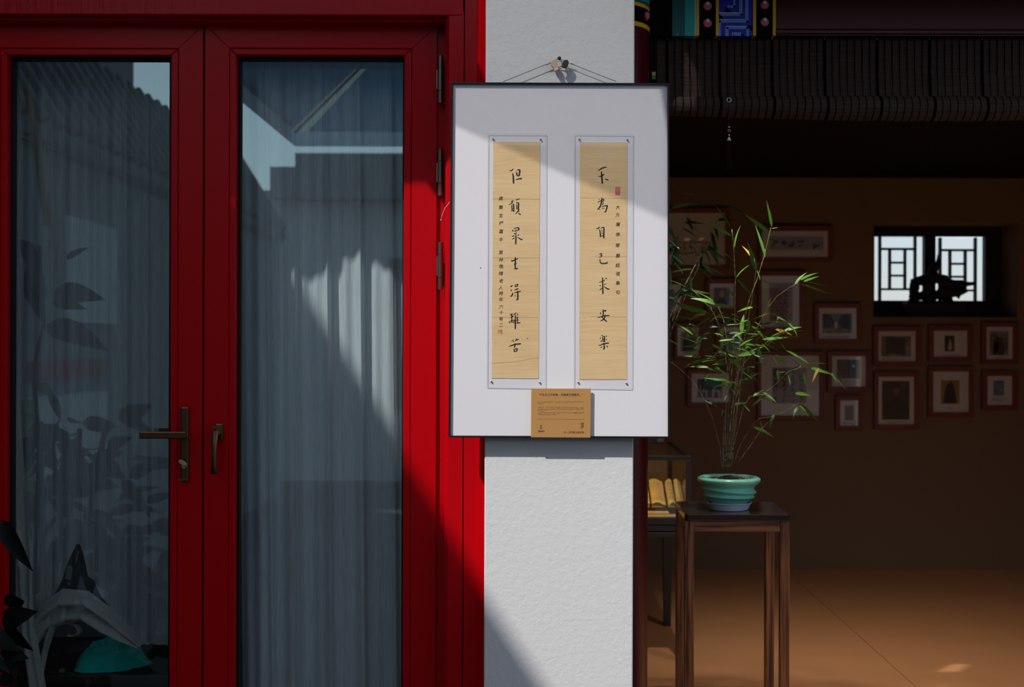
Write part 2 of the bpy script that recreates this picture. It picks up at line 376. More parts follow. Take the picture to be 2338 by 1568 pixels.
cs = [(a.x, 3.66), (a.x, 3.519), (a.x + w_ * .55, 3.515), (a.x + w_ * .72, 3.508), (a.x + w_ * .84, 3.496), (a.x + w_ * .93, 3.488), (b.x + .03, 3.484), (b.x + .03, 3.66)]
n5 = len(cs); cb.v = [(x, y, -0.05) for x, y in cs] + [(x, y, 2.6) for x, y in cs]
cb.f = [tuple(range(n5)), tuple(range(2 * n5 - 1, n5 - 1, -1))] + [(k, n5 + k, n5 + (k + 1) % n5, (k + 1) % n5) for k in range(n5)]
cb.build('trim_4', REDW, kind='structure', label='glossy red column edge between door post and white pillar', cat='door trim')

# white plastered pillar
pf = 3.42
pw = MB(); a = P(1107, 784, pf); b = P(1447, 784, pf)
def pil(u, w): return (a.x + (b.x - a.x) * u, pf + 0.0006 * math.sin(37 * u + 11 * w) , -0.2 + 2.9 * w)
pw.box(a.x, b.x, pf, 3.72, -0.2, 2.72)
pw.build('wall_pillar', PLASTER, kind='structure', label='white rough-plastered pillar behind the framed calligraphy', cat='pillar', bevel=0.004)
# masonry above doors (outside the picture) and the tiled eave that shades the doors
MB().box(-4.2, P(1440, 0, 3.55).x, 3.54, 3.74, P(0, 20, 3.52).z + 0.28, 3.15).build('wall_front', PLASTER, kind='structure')
MB().box(P(1450, 0, 3.55).x, 4.2, 3.58, 3.74, P(1800, -40, 3.6).z, 3.15).build('wall_front_upper', DRED, kind='structure')
MB().box(2.9, 4.2, 3.58, 3.74, -0.2, 2.9).build('wall_front_end', PLASTER, kind='structure')
ev = thing('eave_roof', (0, 3.0, 2.9), 'grey tiled eave overhanging the red doors', 'roof')
TILE = mat('grey_roof_tile', (0.13, 0.14, 0.14), 0.8, noise=(5, 0.5, (0.19, 0.20, 0.19)))
EY, EZ = 2.88, 2.865
EX = -0.76; EXB = EX + .943 * (4.0 - EY)
e1 = MB(); e1.v = [(-4.2, EY, EZ), (EX, EY, EZ), (EXB, 4.0, EZ + 0.62), (-4.2, 4.0, EZ + 0.62), (-4.2, EY, EZ + .05), (EX, EY, EZ + .05), (EXB, 4.0, EZ + 0.67), (-4.2, 4.0, EZ + 0.67)]
e1.f = [(0, 3, 2, 1), (4, 5, 6, 7), (0, 1, 5, 4), (1, 2, 6, 5), (2, 3, 7, 6), (3, 0, 4, 7)]
e1.build('roof_deck', DRED, ev)
dtl = MB(); dtl.prism([(0.10 * math.cos(t), 0.036 * math.sin(t)) for t in [math.pi + math.pi * k / 8 for k in range(9)]] + [(0.10, 0.05), (-0.10, 0.05)], -0.012, 0)
dme = dtl.mesh('drip_tile', TILE); rtl = MB(); rtl.tube([(0, 0, 0.06), (0, 1.1, 0.06 + 0.61)], 0.055, 8); rme = rtl.mesh('ridge_tile', TILE)
for k in range(11):
    x = -4.1 + k * 0.32
    for nm, me in (('drip_tile', dme), ('barrel_tile', rme)):
        o = bpy.data.objects.new(nm, me); COL.objects.link(o); o.parent = ev
        o.location = (x + (0.16 if nm == 'barrel_tile' else 0), EY - 3.0, EZ - 2.9)

aw = MB(); awr = thing('sunshade', (0, 3.1, 2.8), 'added unseen cloth awning stretched above the white pillar', 'sunshade')  # unseen cloth added to half shade the pillar top and upper mount
aw.v = [(-.80, 2.82, 2.80), (-.34, 2.62, 2.80), (.10, 2.60, 2.80), (.95, 3.56, 3.05), (-.15, 3.56, 3.05)]; aw.f = [(0, 1, 2, 3, 4)]
aw.build('sunshade_cloth', cloth_mat('sunshade_cloth', (.80, .80, .79), .46), awr)
ab = MB(); q_ = [(-.31, 2.60, 2.81), (.12, 2.58, 2.81), (1.0, 3.56, 3.06), (0.0, 3.56, 3.06), (0.0, 3.07, 2.935)]
ab.v = q_ + [(x, y, z + .02) for x, y, z in q_]; ab.f = [(4, 3, 2, 1, 0), (5, 6, 7, 8, 9)] + [(k, (k + 1) % 5, (k + 1) % 5 + 5, k + 5) for k in range(5)]
ab.build('sun_blocker_board', DRED, awr)  # unseen board added to block sun from the blind and floor
cn = thing('shade_canopy', (1.9, 3.3, 2.45), 'added unseen tiled canopy shading the beam and blind', 'roof')  # unseen canopy added to keep the sun off the beam and blind
MB().box(0.36, 4.2, 3.08, 3.60, 2.46, 2.52).build('shade_canopy_deck', DRED, cn)
for k in range(13):
    o = bpy.data.objects.new('barrel_tile', rme); COL.objects.link(o); o.parent = cn; o.scale = (1, .48, .3); o.location = (0.5 + k * .3 - 1.9, 3.06 - 3.3, .05)

# ================================================================== rooms
yb = 7.10
MB().box(-4.2, -0.02, 3.72, 3.74, 2.3, 3.1).build('wall_left_lintel', DARKROOM, kind='structure')
MB().box(-0.10, -0.02, 3.74, yb, -0.02, 2.6).build('wall_left', WALLB, kind='structure')
MB().box(3.75, 3.83, 3.6, yb, -0.02, 2.6).build('wall_right', WALLB, kind='structure')
# back wall with window niche
nx0, nx1, nz1, nz0 = P(1994, 615, yb).x, P(2323, 615, yb).x, P(2158, 508, yb).z, P(2158, 724, yb).z
wb = MB(); wb.box(-0.1, nx0, yb, yb + 0.30, -0.02, 2.6); wb.box(nx1, 3.83, yb, yb + 0.30, -0.02, 2.6)
wb.box(nx0, nx1, yb, yb + 0.30, nz1, 2.6); wb.box(nx0, nx1, yb, yb + 0.30, -0.02, nz0)
wb.build('wall_back', WALLB, kind='structure', label='brown plaster wall hung with framed pictures at the back of the room', cat='wall')
zc = P(1900, 406, yb).z
MB().box(-0.1, 3.83, 3.72, yb + 0.1, zc, zc + 0.08).build('ceiling', CEIL, kind='structure')
# floor in big tiles with recessed seams
fl = thing('floor', (1.5, 5, 0), 'smooth warm brown floor in large tiles', 'floor', kind='structure')
MB().box(-0.1, 3.83, 3.5, yb, -0.06, -0.004).build('floor_bed', SEAM, fl)
fx = P(2080, 1555, 1.35 * F / 771).x; tw, td = 1.25, 0.72
xs = [fx - tw * 2, fx - tw, fx, fx + tw, fx + 2 * tw]; ys = [3.5] + [4.02 + td * k for k in range(5)] + [yb]
for i in range(len(xs) - 1):
    for j in range(len(ys) - 1):
        x0, x1 = max(xs[i], -0.1) + .0016, min(xs[i + 1], 3.83) - .0016
        if x1 - x0 > 0.05: MB().box(x0, x1, ys[j] + .0006, ys[j + 1] - .0006, -0.02, 0).build('floor_tile', FLOORM, fl)
MB().box(P(1480, 0, 3.5).x - .1, 3.8, 3.40, 3.56, -0.2, 0.05).build('trim_5', DARKWOOD, kind='structure', label='dark wooden threshold of the open room', cat='threshold')
# dim room behind the glazed doors
dr = MB(); dr.box(-4.2, -0.12, 5.4, 5.45, -0.02, 2.6); dr.box(-4.25, -4.2, 3.74, 5.45, -0.02, 2.6)
dr.build('wall_inner', DARKROOM, kind='structure')
MB().box(-4.2, -0.10, 3.72, 5.45, -0.1, -0.02).build('floor_inner', DARKWOOD, kind='structure')
MB().box(-4.2, -0.10, 3.72, 5.45, 2.55, 2.6).build('ceiling_inner', CEIL, kind='structure')

# window in the niche
wy = yb + 0.27
def Z3(x, y): return (1860 + x * 0.20445, 440 + y * 0.20445)
win = thing('window_1', P(2120, 724, wy), 'black lattice window with pale panes in the back wall niche', 'window', kind='structure')
def wbar(x0, y0, x1, y1, nm, dd=0.03):
    p, q = Z3(x0, y0), Z3(x1, y1); MB().pbox(p[0], p[1], q[0], q[1], wy - dd + .02, wy + 0.02, wy).build(nm, BLACKW, win)
BLACKW = mat('black_lattice_wood', (0.010, 0.009, 0.009), 0.6)
wbar(560, 300, 2300, 490, 'window_frame', 0.05); wbar(560, 1207, 2300, 1450, 'window_frame', 0.05)
wbar(1212, 490, 1333, 1207, 'window_frame', 0.05); wbar(1885, 490, 2300, 1207, 'window_frame', 0.05); wbar(560, 490, 652, 1207, 'window_frame', 0.05)
for ox, oy in ((0, 0), (673, 13)):
    for (x0, y0, x1, y1) in ((716, 488, 741, 1208), (1111, 488, 1134, 1208), (741, 616, 1111, 639), (741, 1066, 1111, 1088), (828, 639, 851, 1066), (999, 639, 1021, 1066), (851, 769, 999, 791), (851, 914, 999, 936)):
        wbar(x0 + ox, y0 + oy, x1 + ox, y1 + oy, 'lattice_bar')
def pane_mat():
    m = bpy.data.materials.new('paper_pane'); m.use_nodes = True; nt = m.node_tree; n = nt.nodes; n.remove(n['Principled BSDF'])
    tl = n.new('ShaderNodeBsdfTranslucent'); tl.inputs['Color'].default_value = (0.92, 0.93, 0.95, 1)
    tp = n.new('ShaderNodeBsdfTransparent'); tp.inputs['Color'].default_value = (0.95, 0.96, 0.98, 1)
    mx = n.new('ShaderNodeMixShader'); mx.inputs['Fac'].default_value = 0.8
    nt.links.new(tl.outputs[0], mx.inputs[1]); nt.links.new(tp.outputs[0], mx.inputs[2]); nt.links.new(mx.outputs[0], n['Material Output'].inputs['Surface'])
    return m
PANE = pane_mat()
for ox, oy in ((0, 0), (673, 13)):
    for (x0, y0, x1, y1) in ((650, 488, 718, 1208), (738, 488, 1114, 618), (738, 636, 830, 1068), (848, 636, 1002, 771), (848, 788, 1002, 916), (848, 933, 1002, 1068), (1018, 636, 1114, 1068), (738, 1085, 1114, 1210), (1131, 488, 1215, 1210)):
        p, q = Z3(x0 + ox, y0 + oy), Z3(x1 + ox, y1 + oy)
        MB().pbox(p[0], p[1], q[0], q[1], wy + 0.012, wy + 0.014, wy).build('pane', PANE, win)

# ================================================================== the framed calligraphy on the pillar
BD = pf - 0.034                                  # front face of the mount board
fb = thing('picture_frame', P(1277, 998, pf), 'large thin black frame with white mount hanging on the pillar', 'picture frame')
cor = [(1031, 189), (1527, 191), (1528.5, 1000), (1024.5, 998)]
inn = [(1035, 193), (1523.5, 195), (1524.5, 996), (1029, 994)]
MB().pprism([(1033, 191), (1525, 193), (1526.5, 998), (1027, 996)], BD, pf - 0.004, BD).build('mount_board', MOUNT, fb)
for k in range(4):
    k2 = (k + 1) % 4
    MB().pprism([cor[k], cor[k2], inn[k2], inn[k]], BD - 0.008, pf - 0.001, BD).build('frame_rail', FRAMEBLK, fb, bevel=0.0008)
WIRE = mat('steel_wire', (0.16, 0.16, 0.13), 0.5, metal=0.3); FERR = mat('crimp_metal', (0.45, 0.45, 0.43), 0.35, metal=0.8)
wd = pf - 0.012
def wire(pts, r, m, nm, par, d=wd): return MB().tube([P(x, y, d) for x, y in pts], r, 6).build(nm, m, par, smooth=True)
wire([(1148, 187), (1200, 166), (1252, 145), (1277, 134)], 0.0009, WIRE, 'hanging_wire', fb)
wire([(1277, 134), (1305, 146), (1360, 168), (1407, 186)], 0.0009, WIRE, 'hanging_wire', fb)
wire([(1250, 146), (1280, 139), (1306, 146)], 0.0007, WIRE, 'hanging_wire', fb)
wire([(1247, 148), (1257, 144)], 0.0018, FERR, 'crimp_sleeve', fb); wire([(1298, 143), (1309, 147)], 0.0018, FERR, 'crimp_sleeve', fb)
wire([(1027, 461), (1016, 475), (1010, 490), (1007, 501)], 0.0008, mat('pale_wire', (0.55, 0.52, 0.5), 0.5), 'wire_tail', fb, pf - .02); wire([(1007.5, 500), (1006.5, 506)], 0.0020, FERR, 'crimp_sleeve', fb, pf - .02)
wire([(1524, 546), (1533, 552), (1549, 567)], 0.0008, MATS['pale_wire'], 'wire_tail', fb, pf - .02); wire([(1547, 565), (1552, 569)], 0.0020, FERR, 'crimp_sleeve', fb, pf - .02)
# nail and two little pendants
nl = thing('wall_nail', P(1277, 134, pf), 'black nail head holding the picture wire', 'nail')
MB().tube([P(1277, 133, pf - 0.022), P(1277, 133, pf)], 0.0018, 8).build('nail_shank', INK, nl)
MB().lathe((0, 0, 0), [(0.0050, -.003), (0.0055, 0), (0.0035, .002)], 14).build('nail_head', INK, nl, smooth=True).data.transform(Matrix.Translation(P(1277, 133, pf - 0.022)) @ Matrix.Rotation(math.pi / 2, 4, 'X'))
def pendant(cx, cy, ang, m, lab):
    out = [(-3, -13), (3, -14), (7, -9), (7, -1), (4.5, 5), (5, 11), (-4, 12), (-4.5, 5), (-7, -1), (-6.5, -9)]
    c, s = math.cos(ang), math.sin(ang)
    rt = thing('pendant', P(cx, cy, pf - .02), lab, 'tag', 'pendants on the picture wire')
    MB().pprism([(cx + x * c - y * s, cy + x * s + y * c) for x, y in out], pf - 0.026, pf - 0.014, pf - .02).build('pendant_body', m, rt, bevel=0.002)
    MB().pprism([(cx + x * c - y * s, cy + x * s + y * c) for x, y in ((-4, 8), (5, 7), (5, 11.5), (-4, 12.5))], pf - 0.0268, pf - 0.0135, pf - .02).build('pendant_tip', MATS['tip'], rt)
mat('tip', (0.75, 0.66, 0.55), 0.5)
pendant(1266, 150, -0.35, mat('tan_wood', (0.66, 0.44, 0.30), 0.55), 'tan wooden pendant beside the nail')
pendant(1289, 150, 0.35, mat('dark_wood', (0.035, 0.022, 0.016), 0.5), 'dark brown wooden pendant beside the nail')

# brush characters, each stroke (x, y, width) read off an 11.2x view whose corner is given first
OA, OB, OC, OD, OE, OF_, OG, OH = (1110, 370), (1110, 500), (1110, 620), (1110, 690), (1310, 360), (1310, 490), (1310, 590), (1310, 690)
LEFT = [
 (OA, [[(590,218,12),(640,222,22),(670,200,24),(692,178,20)], [(672,285,16),(690,340,36),(697,430,40),(702,540,38)], [(768,255,14),(778,310,32),(800,345,34),(830,355,26)], [(782,220,10),(820,195,24),(858,200,36),(858,250,40),(845,345,34)], [(775,295,16),(810,278,16)], [(760,455,14),(820,430,26),(905,422,36)]]),
 (OA, [[(755,975,12),(800,955,22),(848,945,22)], [(692,975,14),(672,1025,24),(630,1070,18),(578,1080,12)], [(635,1020,10),(665,990,18)], [(648,1100,16),(658,1160,28),(665,1245,26)], [(670,1075,12),(700,1075,30),(708,1170,30),(706,1270,28)], [(660,1130,10),(690,1125,14)], [(665,1190,10),(695,1185,12)], [(635,1248,12),(690,1238,14)], [(768,1045,16),(795,1028,22)], [(778,1080,14),(782,1140,24),(785,1205,22)], [(795,1045,14),(828,1045,32),(825,1160,32),(828,1272,30)], [(790,1110,8),(815,1105,10)], [(790,1180,8),(815,1178,10)], [(805,1255,18),(785,1295,20),(745,1320,12)], [(820,1308,14),(850,1325,28),(875,1340,30)]]),
 (OB, [[(680,280,22),(680,310,32)], [(705,245,12),(770,222,18),(830,225,30),(838,260,36),(815,290,26)], [(725,275,16),(722,290,14)], [(765,262,22),(768,278,22)], [(715,312,12),(760,305,20),(800,295,14)], [(708,375,12),(750,368,24),(780,350,16)], [(758,390,20),(760,460,32),(758,560,34),(755,640,34)], [(655,442,14),(690,437,22),(720,422,16)], [(670,512,12),(700,500,22),(720,478,14)], [(797,420,12),(838,398,20)], [(795,465,12),(850,495,26),(900,525,32),(928,518,16)]]),
 (OB, [[(655,1048,18),(652,1080,28),(700,1062,26),(760,1030,26),(802,1015,26)], [(744,980,28),(745,1080,34),(742,1180,32),(745,1270,28)], [(712,1158,14),(780,1135,18)], [(715,1272,14),(760,1275,28),(805,1262,26)]]),
 (OC, [[(620,380,14),(645,378,34),(668,352,22)], [(640,462,22),(640,492,28)], [(678,545,22),(670,590,34),(645,625,28),(615,632,12)], [(735,350,18),(750,385,26)], [(745,345,14),(810,320,22)], [(812,320,24),(805,345,22),(790,370,18)], [(750,382,18),(800,372,18)], [(722,475,14),(770,452,24),(822,430,20)], [(718,545,12),(790,525,24),(880,500,22)], [(800,480,14),(808,540,30),(810,640,36),(805,715,32),(765,722,14)], [(735,605,14),(745,625,28)]]),
 (OC, [[(605,1112,12),(645,1098,22),(682,1082,18)], [(645,1065,14),(652,1140,26),(655,1230,24),(648,1295,20)], [(615,1180,10),(660,1165,14),(690,1140,20)], [(665,1135,16),(690,1130,18)], [(600,1290,14),(612,1320,22)], [(575,1295,10),(640,1255,16),(720,1235,18)], [(722,1235,18),(705,1320,20)], [(650,1295,22),(690,1280,14)], [(700,1098,12),(730,1085,20),(755,1050,18)], [(742,1100,18),(746,1200,28),(745,1330,32),(744,1460,32)], [(780,1055,12),(795,1058,16)], [(775,1118,10),(815,1095,20)], [(795,1140,14),(797,1230,24),(800,1310,22)], [(765,1190,10),(820,1172,18)], [(765,1250,10),(825,1230,18)], [(770,1322,12),(810,1312,22),(868,1305,24)]]),
 (OD, [[(645,990,16),(660,990,18)], [(682,955,16),(698,1005,26)], [(765,920,14),(770,955,22),(745,995,18)], [(770,965,16),(830,945,24)], [(585,1125,14),(640,1112,24),(730,1075,30),(880,1060,32)], [(738,1050,18),(735,1110,30),(720,1160,22)], [(705,1205,18),(720,1250,28),(735,1268,20)], [(710,1205,16),(760,1190,22),(795,1190,30)], [(798,1190,30),(780,1250,24)], [(730,1258,18),(785,1250,20)]])]
RIGHT = [
 (OE, [[(618,320,12),(660,310,26),(720,270,30),(780,250,30),(838,240,22)], [(710,360,26),(712,440,38),(722,540,40),(730,660,36)], [(628,475,14),(680,480,24),(735,460,30),(770,420,26)], [(798,545,16),(850,560,30),(885,565,24)]]),
 (OE, [[(642,1070,18),(655,1062,14)], [(612,1140,12),(680,1105,20),(760,1060,22)], [(720,1022,22),(712,1120,32),(680,1240,34),(630,1310,28),(598,1318,14)], [(765,1060,24),(770,1085,24),(730,1130,14)], [(755,1150,20),(745,1190,22),(725,1205,12)], [(715,1260,14),(790,1230,24),(860,1225,30)], [(858,1225,32),(840,1310,34),(810,1385,28),(780,1385,14)], [(660,1330,20),(675,1325,14)], [(715,1310,10),(745,1300,14)], [(750,1295,12),(780,1300,18)]]),
 (OF_, [[(575,350,16),(620,355,26),(665,318,22)], [(658,385,20),(675,450,30),(680,520,34),(682,570,30)], [(690,345,12),(740,325,24),(772,330,30),(770,440,36),(765,540,38),(768,605,30)], [(700,415,14),(730,408,18)], [(705,475,14),(740,472,18)], [(690,545,14),(760,540,18)]]),
 (OF_, [[(645,1020,12),(680,1000,16),(712,990,24)], [(712,990,26),(695,1040,28),(728,1050,22),(655,1098,12)], [(668,1135,18),(675,1210,28),(710,1250,30),(790,1248,30),(850,1240,30),(858,1205,18)]]),
 (OG, [[(650,612,12),(700,595,18),(795,550,18)], [(735,490,24),(740,620,32),(742,760,32),(745,900,34)], [(810,500,16),(838,515,32)], [(660,690,12),(682,700,28)], [(658,800,12),(690,790,22),(712,755,16)], [(778,668,12),(815,650,20)], [(778,722,16),(840,765,30),(890,785,28),(915,775,14)]]),
 (OH, [[(748,180,20),(755,260,30),(748,340,26),(730,390,26),(760,425,26),(820,470,32),(842,500,22)], [(680,250,14),(688,298,28)], [(720,240,10),(760,220,16),(815,205,26)], [(820,210,28),(795,240,20)], [(612,390,12),(690,370,22),(780,345,26),(905,338,26)], [(800,318,16),(795,380,26),(760,440,26),(690,475,20)]]),
 (OH, [[(705,858,14),(745,845,20)], [(685,905,22),(670,935,14)], [(840,855,22),(820,885,12)], [(710,975,22),(692,1010,14)], [(845,945,14),(825,970,16)], [(735,885,16),(742,940,26),(745,1005,22)], [(745,885,14),(785,870,24),(785,940,32),(782,1015,28)], [(750,935,10),(775,930,12)], [(750,1000,10),(775,995,12)], [(635,1100,12),(680,1095,20),(760,1060,26),(890,1042,28)], [(770,1040,18),(778,1110,32),(780,1180,34),(760,1200,24),(745,1190,12)], [(680,1160,12),(722,1135,20)], [(832,1115,16),(865,1140,32)]])]
PD, AD = BD - 0.0012, BD - 0.0035             # paper face and acrylic face
def scroll(paper, sheet, chars, small, sx, label):
    rt = thing('calligraphy_sheet', P((paper[0][0] + paper[1][0]) / 2, paper[2][1], PD), label, 'calligraphy', 'two calligraphy strips on the white mount')
    random.seed(int(paper[0][0]))
    edge = []                                  # slightly ragged paper outline
    for k in range(4):
        p, q = paper[k], paper[(k + 1) % 4]
        for s in range(14):
            t = s / 14; edge.append((p[0] + (q[0] - p[0]) * t + random.uniform(-.5, .5), p[1] + (q[1] - p[1]) * t + random.uniform(-.4, .4)))
    MB().pprism(edge, PD, BD - 0.0002, PD).build('paper', PAPER, rt)
    for o, strokes in chars:
        b = MB()
        for j, st in enumerate(strokes):
            pts = []
            for (x, y, w) in st:
                v = P(o[0] + x / 11.2, o[1] + y / 11.2, PD); pts.append((v.x, v.z, S(w / 11.2 / 2, PD)))
            b.stroke(pts, PD - 0.0003 - j * 0.00001)
        b.build('brush_character', INK, rt)
    for ch, y in small:
        c = P(sx + random.uniform(-.6, .6), y, PD); text_mesh(ch, 'small_character', S(10.2, PD), c.x, PD - 0.0003, c.z, INK, rt, bold=0.00006, italic=0.12)
    ac = MB(); ac.v = [tuple(P(x, y, AD)) for x, y in sheet]; ac.f = [(3, 2, 1, 0)]; ac.build('acrylic_cover', CLEAR, rt)
    EDGE = mat('acrylic_edge', (0.52, 0.53, 0.53), 0.3)
    eb = MB()
    for k in range(4):
        p, q = P(*sheet[k], AD), P(*sheet[(k + 1) % 4], AD); eb.tube([p, q], 0.00055, 4)
    eb.build('cover_edge', EDGE, rt)
    for (x, y) in ((sheet[0][0] + 12, sheet[0][1] + 12), (sheet[1][0] - 12.5, sheet[1][1] + 12), (sheet[2][0] - 13, sheet[2][1] - 12.5), (sheet[3][0] + 10, sheet[3][1] - 12.5)):
        c = P(x, y, AD); b = MB().tube([(c.x, AD - 0.0018, c.z), (c.x, AD - 0.0010, c.z), (c.x, BD, c.z)], [0.0014, 0.0026, 0.0026], 12)
        b.build('screw', mat('screw_metal', (0.42, 0.38, 0.40), 0.35, metal=0.7), rt)
    return rt
sl = scroll([(1126, 323.5), (1233, 323.5), (1230, 864), (1122.5, 863)], [(1114, 305.5), (1247, 306), (1245, 885), (1111.5, 883)], LEFT,
    list(zip('歲集玄枵嘉平', (453.5, 474, 493, 510, 529, 548))) + list(zip('第林晚晴老人時年六十有二', (577, 593.5, 609, 625, 642, 657.5, 670.5, 684.5, 701, 714, 728.5, 742.5))), 1143.5,
    'tan calligraphy strip under clear acrylic with a vermilion seal low beside small writing')
sr = scroll([(1324, 324.5), (1432, 325), (1431, 866), (1322, 866)], [(1311, 306), (1445, 307), (1443, 887), (1310, 885)], RIGHT,
    list(zip('大方廣佛華嚴經偈集句', (474, 491.5, 513, 536, 561, 584.5, 606.5, 626, 647, 668))), 1410,
    'tan calligraphy strip under clear acrylic with a pink-red seal near its top and torn creases')
def seal_lines(par, m, segs, d=PD - 0.0004, w=0.8):
    b = MB()
    for s in segs:
        b.stroke([(P(x, y, d).x, P(x, y, d).z, S(w / 2, d)) for x, y in s], d)
    b.build('seal', m, par)
seal_lines(sl, SEAL, [[(1137.3, 753), (1137.3, 761)], [(1137.3, 756.3), (1141.5, 755.8)], [(1138, 753), (1139.5, 752.2)], [(1142, 752.5), (1146.5, 753), (1146.8, 761.3), (1143, 761.5)], [(1142.5, 756), (1144.5, 753.5)], [(1141.3, 761), (1142, 757.5), (1143.5, 757)], [(1145, 754.5), (1143.8, 759.5), (1145.8, 759.5)], [(1141.5, 753), (1141.3, 755)]])
d = PD - 0.0004
MB().pprism([(1405, 426.8), (1415.6, 426.2), (1416, 436), (1415.4, 445), (1405, 445.1)], d, PD, d).build('seal', SEALP, sr)
seal_lines(sr, PAPER, [[(1407.2, 428.5), (1414, 428)], [(1407, 429), (1407.2, 439)], [(1414.2, 428.5), (1414, 439)], [(1409, 431), (1412.5, 431), (1412.5, 437.5), (1409, 437.5), (1409, 431)], [(1409.5, 434.2), (1412, 434.2)], [(1408, 441.5), (1413.5, 441.3)]], PD - 0.0007, 0.6)
# creases and tears
CREASE = mat('paper_crease', (0.50, 0.33, 0.17), 0.85); TEAR = mat('torn_paper_white', (0.74, 0.72, 0.70), 0.8)
def marks(par, m, nm, segs, w):
    for s in segs: MB().stroke([(P(x, y, PD).x, P(x, y, PD).z, S(w / 2, PD)) for x, y in s], PD - 0.00025).build(nm, m, par)
marks(sl, CREASE, 'fold_crease', [[(1125, 454), (1232, 455)], [(1124, 588.5), (1231, 588.8)], [(1123, 724), (1230, 724.5)], [(1124, 830), (1180, 825), (1230, 816)]], 0.8)
marks(sl, TEAR, 'paper_tear', [[(1200, 554), (1206, 552), (1210, 553), (1218, 548)], [(1219, 515), (1224, 513), (1230, 510)], [(1201, 796.5), (1204, 800)]], 1.1)
marks(sl, SEAL, 'red_spot', [[(1203.5, 772.3), (1204.8, 772.8)]], 3.0)
marks(sr, CREASE, 'fold_crease', [[(1325, 452), (1431, 452)], [(1360, 586), (1431, 586)], [(1348, 723), (1430, 723.3)]], 0.8)
marks(sr, TEAR, 'paper_tear', [[(1375, 356), (1384, 353), (1391, 356), (1404, 353)], [(1391, 356), (1387, 368)], [(1418, 340), (1422, 344)], [(1424, 356), (1431, 362)], [(1324, 590), (1333, 587), (1343, 588), (1354, 583)], [(1323, 719), (1329, 722)]], 1.3)
MB().ball(P(1097, 611, BD - .001), (.0012, .0012, .0016), 6, 4).build('board_speck', INK, fb)

# kraft caption card
CDp = BD - 0.0125
cardr = thing('caption_card', P(1280, 999, CDp), 'brown kraft caption card standing at the foot of the framed mount', 'card')
MB().pprism([(1213, 887), (1349, 887.3), (1348, 999), (1212.3, 998.2)], CDp, CDp + 0.004, CDp).build('card_board', KRAFT, cardr)
MB().pprism([(1225, 905), (1340, 905), (1340, 985), (1225, 985)], CDp + 0.004, BD, CDp).build('card_block', KRAFT, cardr)
ct = CDp - 0.0003
def ctext(body, x, y, size, m=CARDINK, al='CENTER', bold=0.0, nm='printed_line', it=0.0): c = P(x, y, ct); text_mesh(body, nm, S(size, ct), c.x, ct, c.z, m, cardr, bold, al, it)
ctext('“不爲自己求安樂，但願衆生得離苦。”', 1280, 901.5, 6.05, bold=0.00004)
CFINE = mat('card_fine_print', (0.22, 0.10, 0.05), 0.7)
def fine(x0, x1, y, hgt, m, par, nm, d, wt=.06, seed=0):
    rnd = random.Random(seed + int(y * 7)); b = MB(); x = x0; w = hgt
    while x < x1 - w * .5:
        if rnd.random() > 0.06:
            for _ in range(4):
                xa, ya = x + rnd.uniform(.0, .75) * w, y + rnd.uniform(-.5, .5) * hgt
                if rnd.random() < .55: xb, yb_ = xa + rnd.uniform(.3, .7) * w, ya + rnd.uniform(-.06, .06) * hgt
                else: xb, yb_ = xa + rnd.uniform(-.1, .1) * w, ya + rnd.uniform(.3, .7) * hgt
                xb = min(xb, x + w * .92)
                p, q = P(xa, ya, d), P(xb, yb_, d); b.stroke([(p.x, p.z, S(hgt * wt, d)), (q.x, q.z, S(hgt * wt, d))], d)
        x += w
    return b.build(nm, m, par)
for i, (x0, x1, y) in enumerate(((1228, 1334, 917.2), (1228, 1240, 921), (1228, 1332, 929.5), (1228, 1332, 933.8), (1228, 1246, 937.3), (1228, 1318, 941.7), (1228, 1270, 945.8))):
    fine(x0, x1, y, 3.0, CFINE, cardr, 'fine_print', ct, seed=i)
fine(1312, 1334, 941.9, 3.0, CARDINK, cardr, 'fine_print', ct, seed=31)
b = MB(); p, q = P(1228, 956.5, ct), P(1334, 957.5, ct); b.stroke([(p.x, p.z, S(.22, ct)), (q.x, q.z, S(.22, ct))], ct); b.build('rule_line', CFINE, cardr)
ctext('舍', 1235.3, 972.5, 5.6); ctext('院', 1235.3, 978, 5.6); ctext('Space', 1235, 984, 6.6, INK, it=0.35, bold=0.00005)
ctext('弘一法師書法藝術展', 1310.5, 987.2, 5.2, nm='printed_line')
b = MB()                                        # brushed character of the exhibition mark
for st in ([(1427,1040,10),(1490,1035,14)],[(1440,1045,9),(1445,1075,12)],[(1475,1040,10),(1470,1070,10)],[(1440,1060,8),(1475,1055,8)],[(1420,1090,9),(1490,1078,12)],[(1450,1098,9),(1455,1160,12)],[(1430,1120,8),(1475,1112,9)],[(1500,1040,12),(1470,1062,7)],[(1500,1080,14),(1465,1110,8)],[(1500,1105,16),(1455,1165,7)]):
    b.stroke([(P(1180 + x / 9.8, 860 + y / 9.8, ct).x, P(1180 + x / 9.8, 860 + y / 9.8, ct).z, S(w / 9.8 / 2 * .62, ct)) for x, y, w in st], ct)
b.build('brushed_mark', INK, cardr)
MB().pprism([(1322.6, 976), (1324.8, 976), (1324.8, 978.4), (1322.6, 978.4)], ct, CDp, ct).build('card_seal', SEAL, cardr)

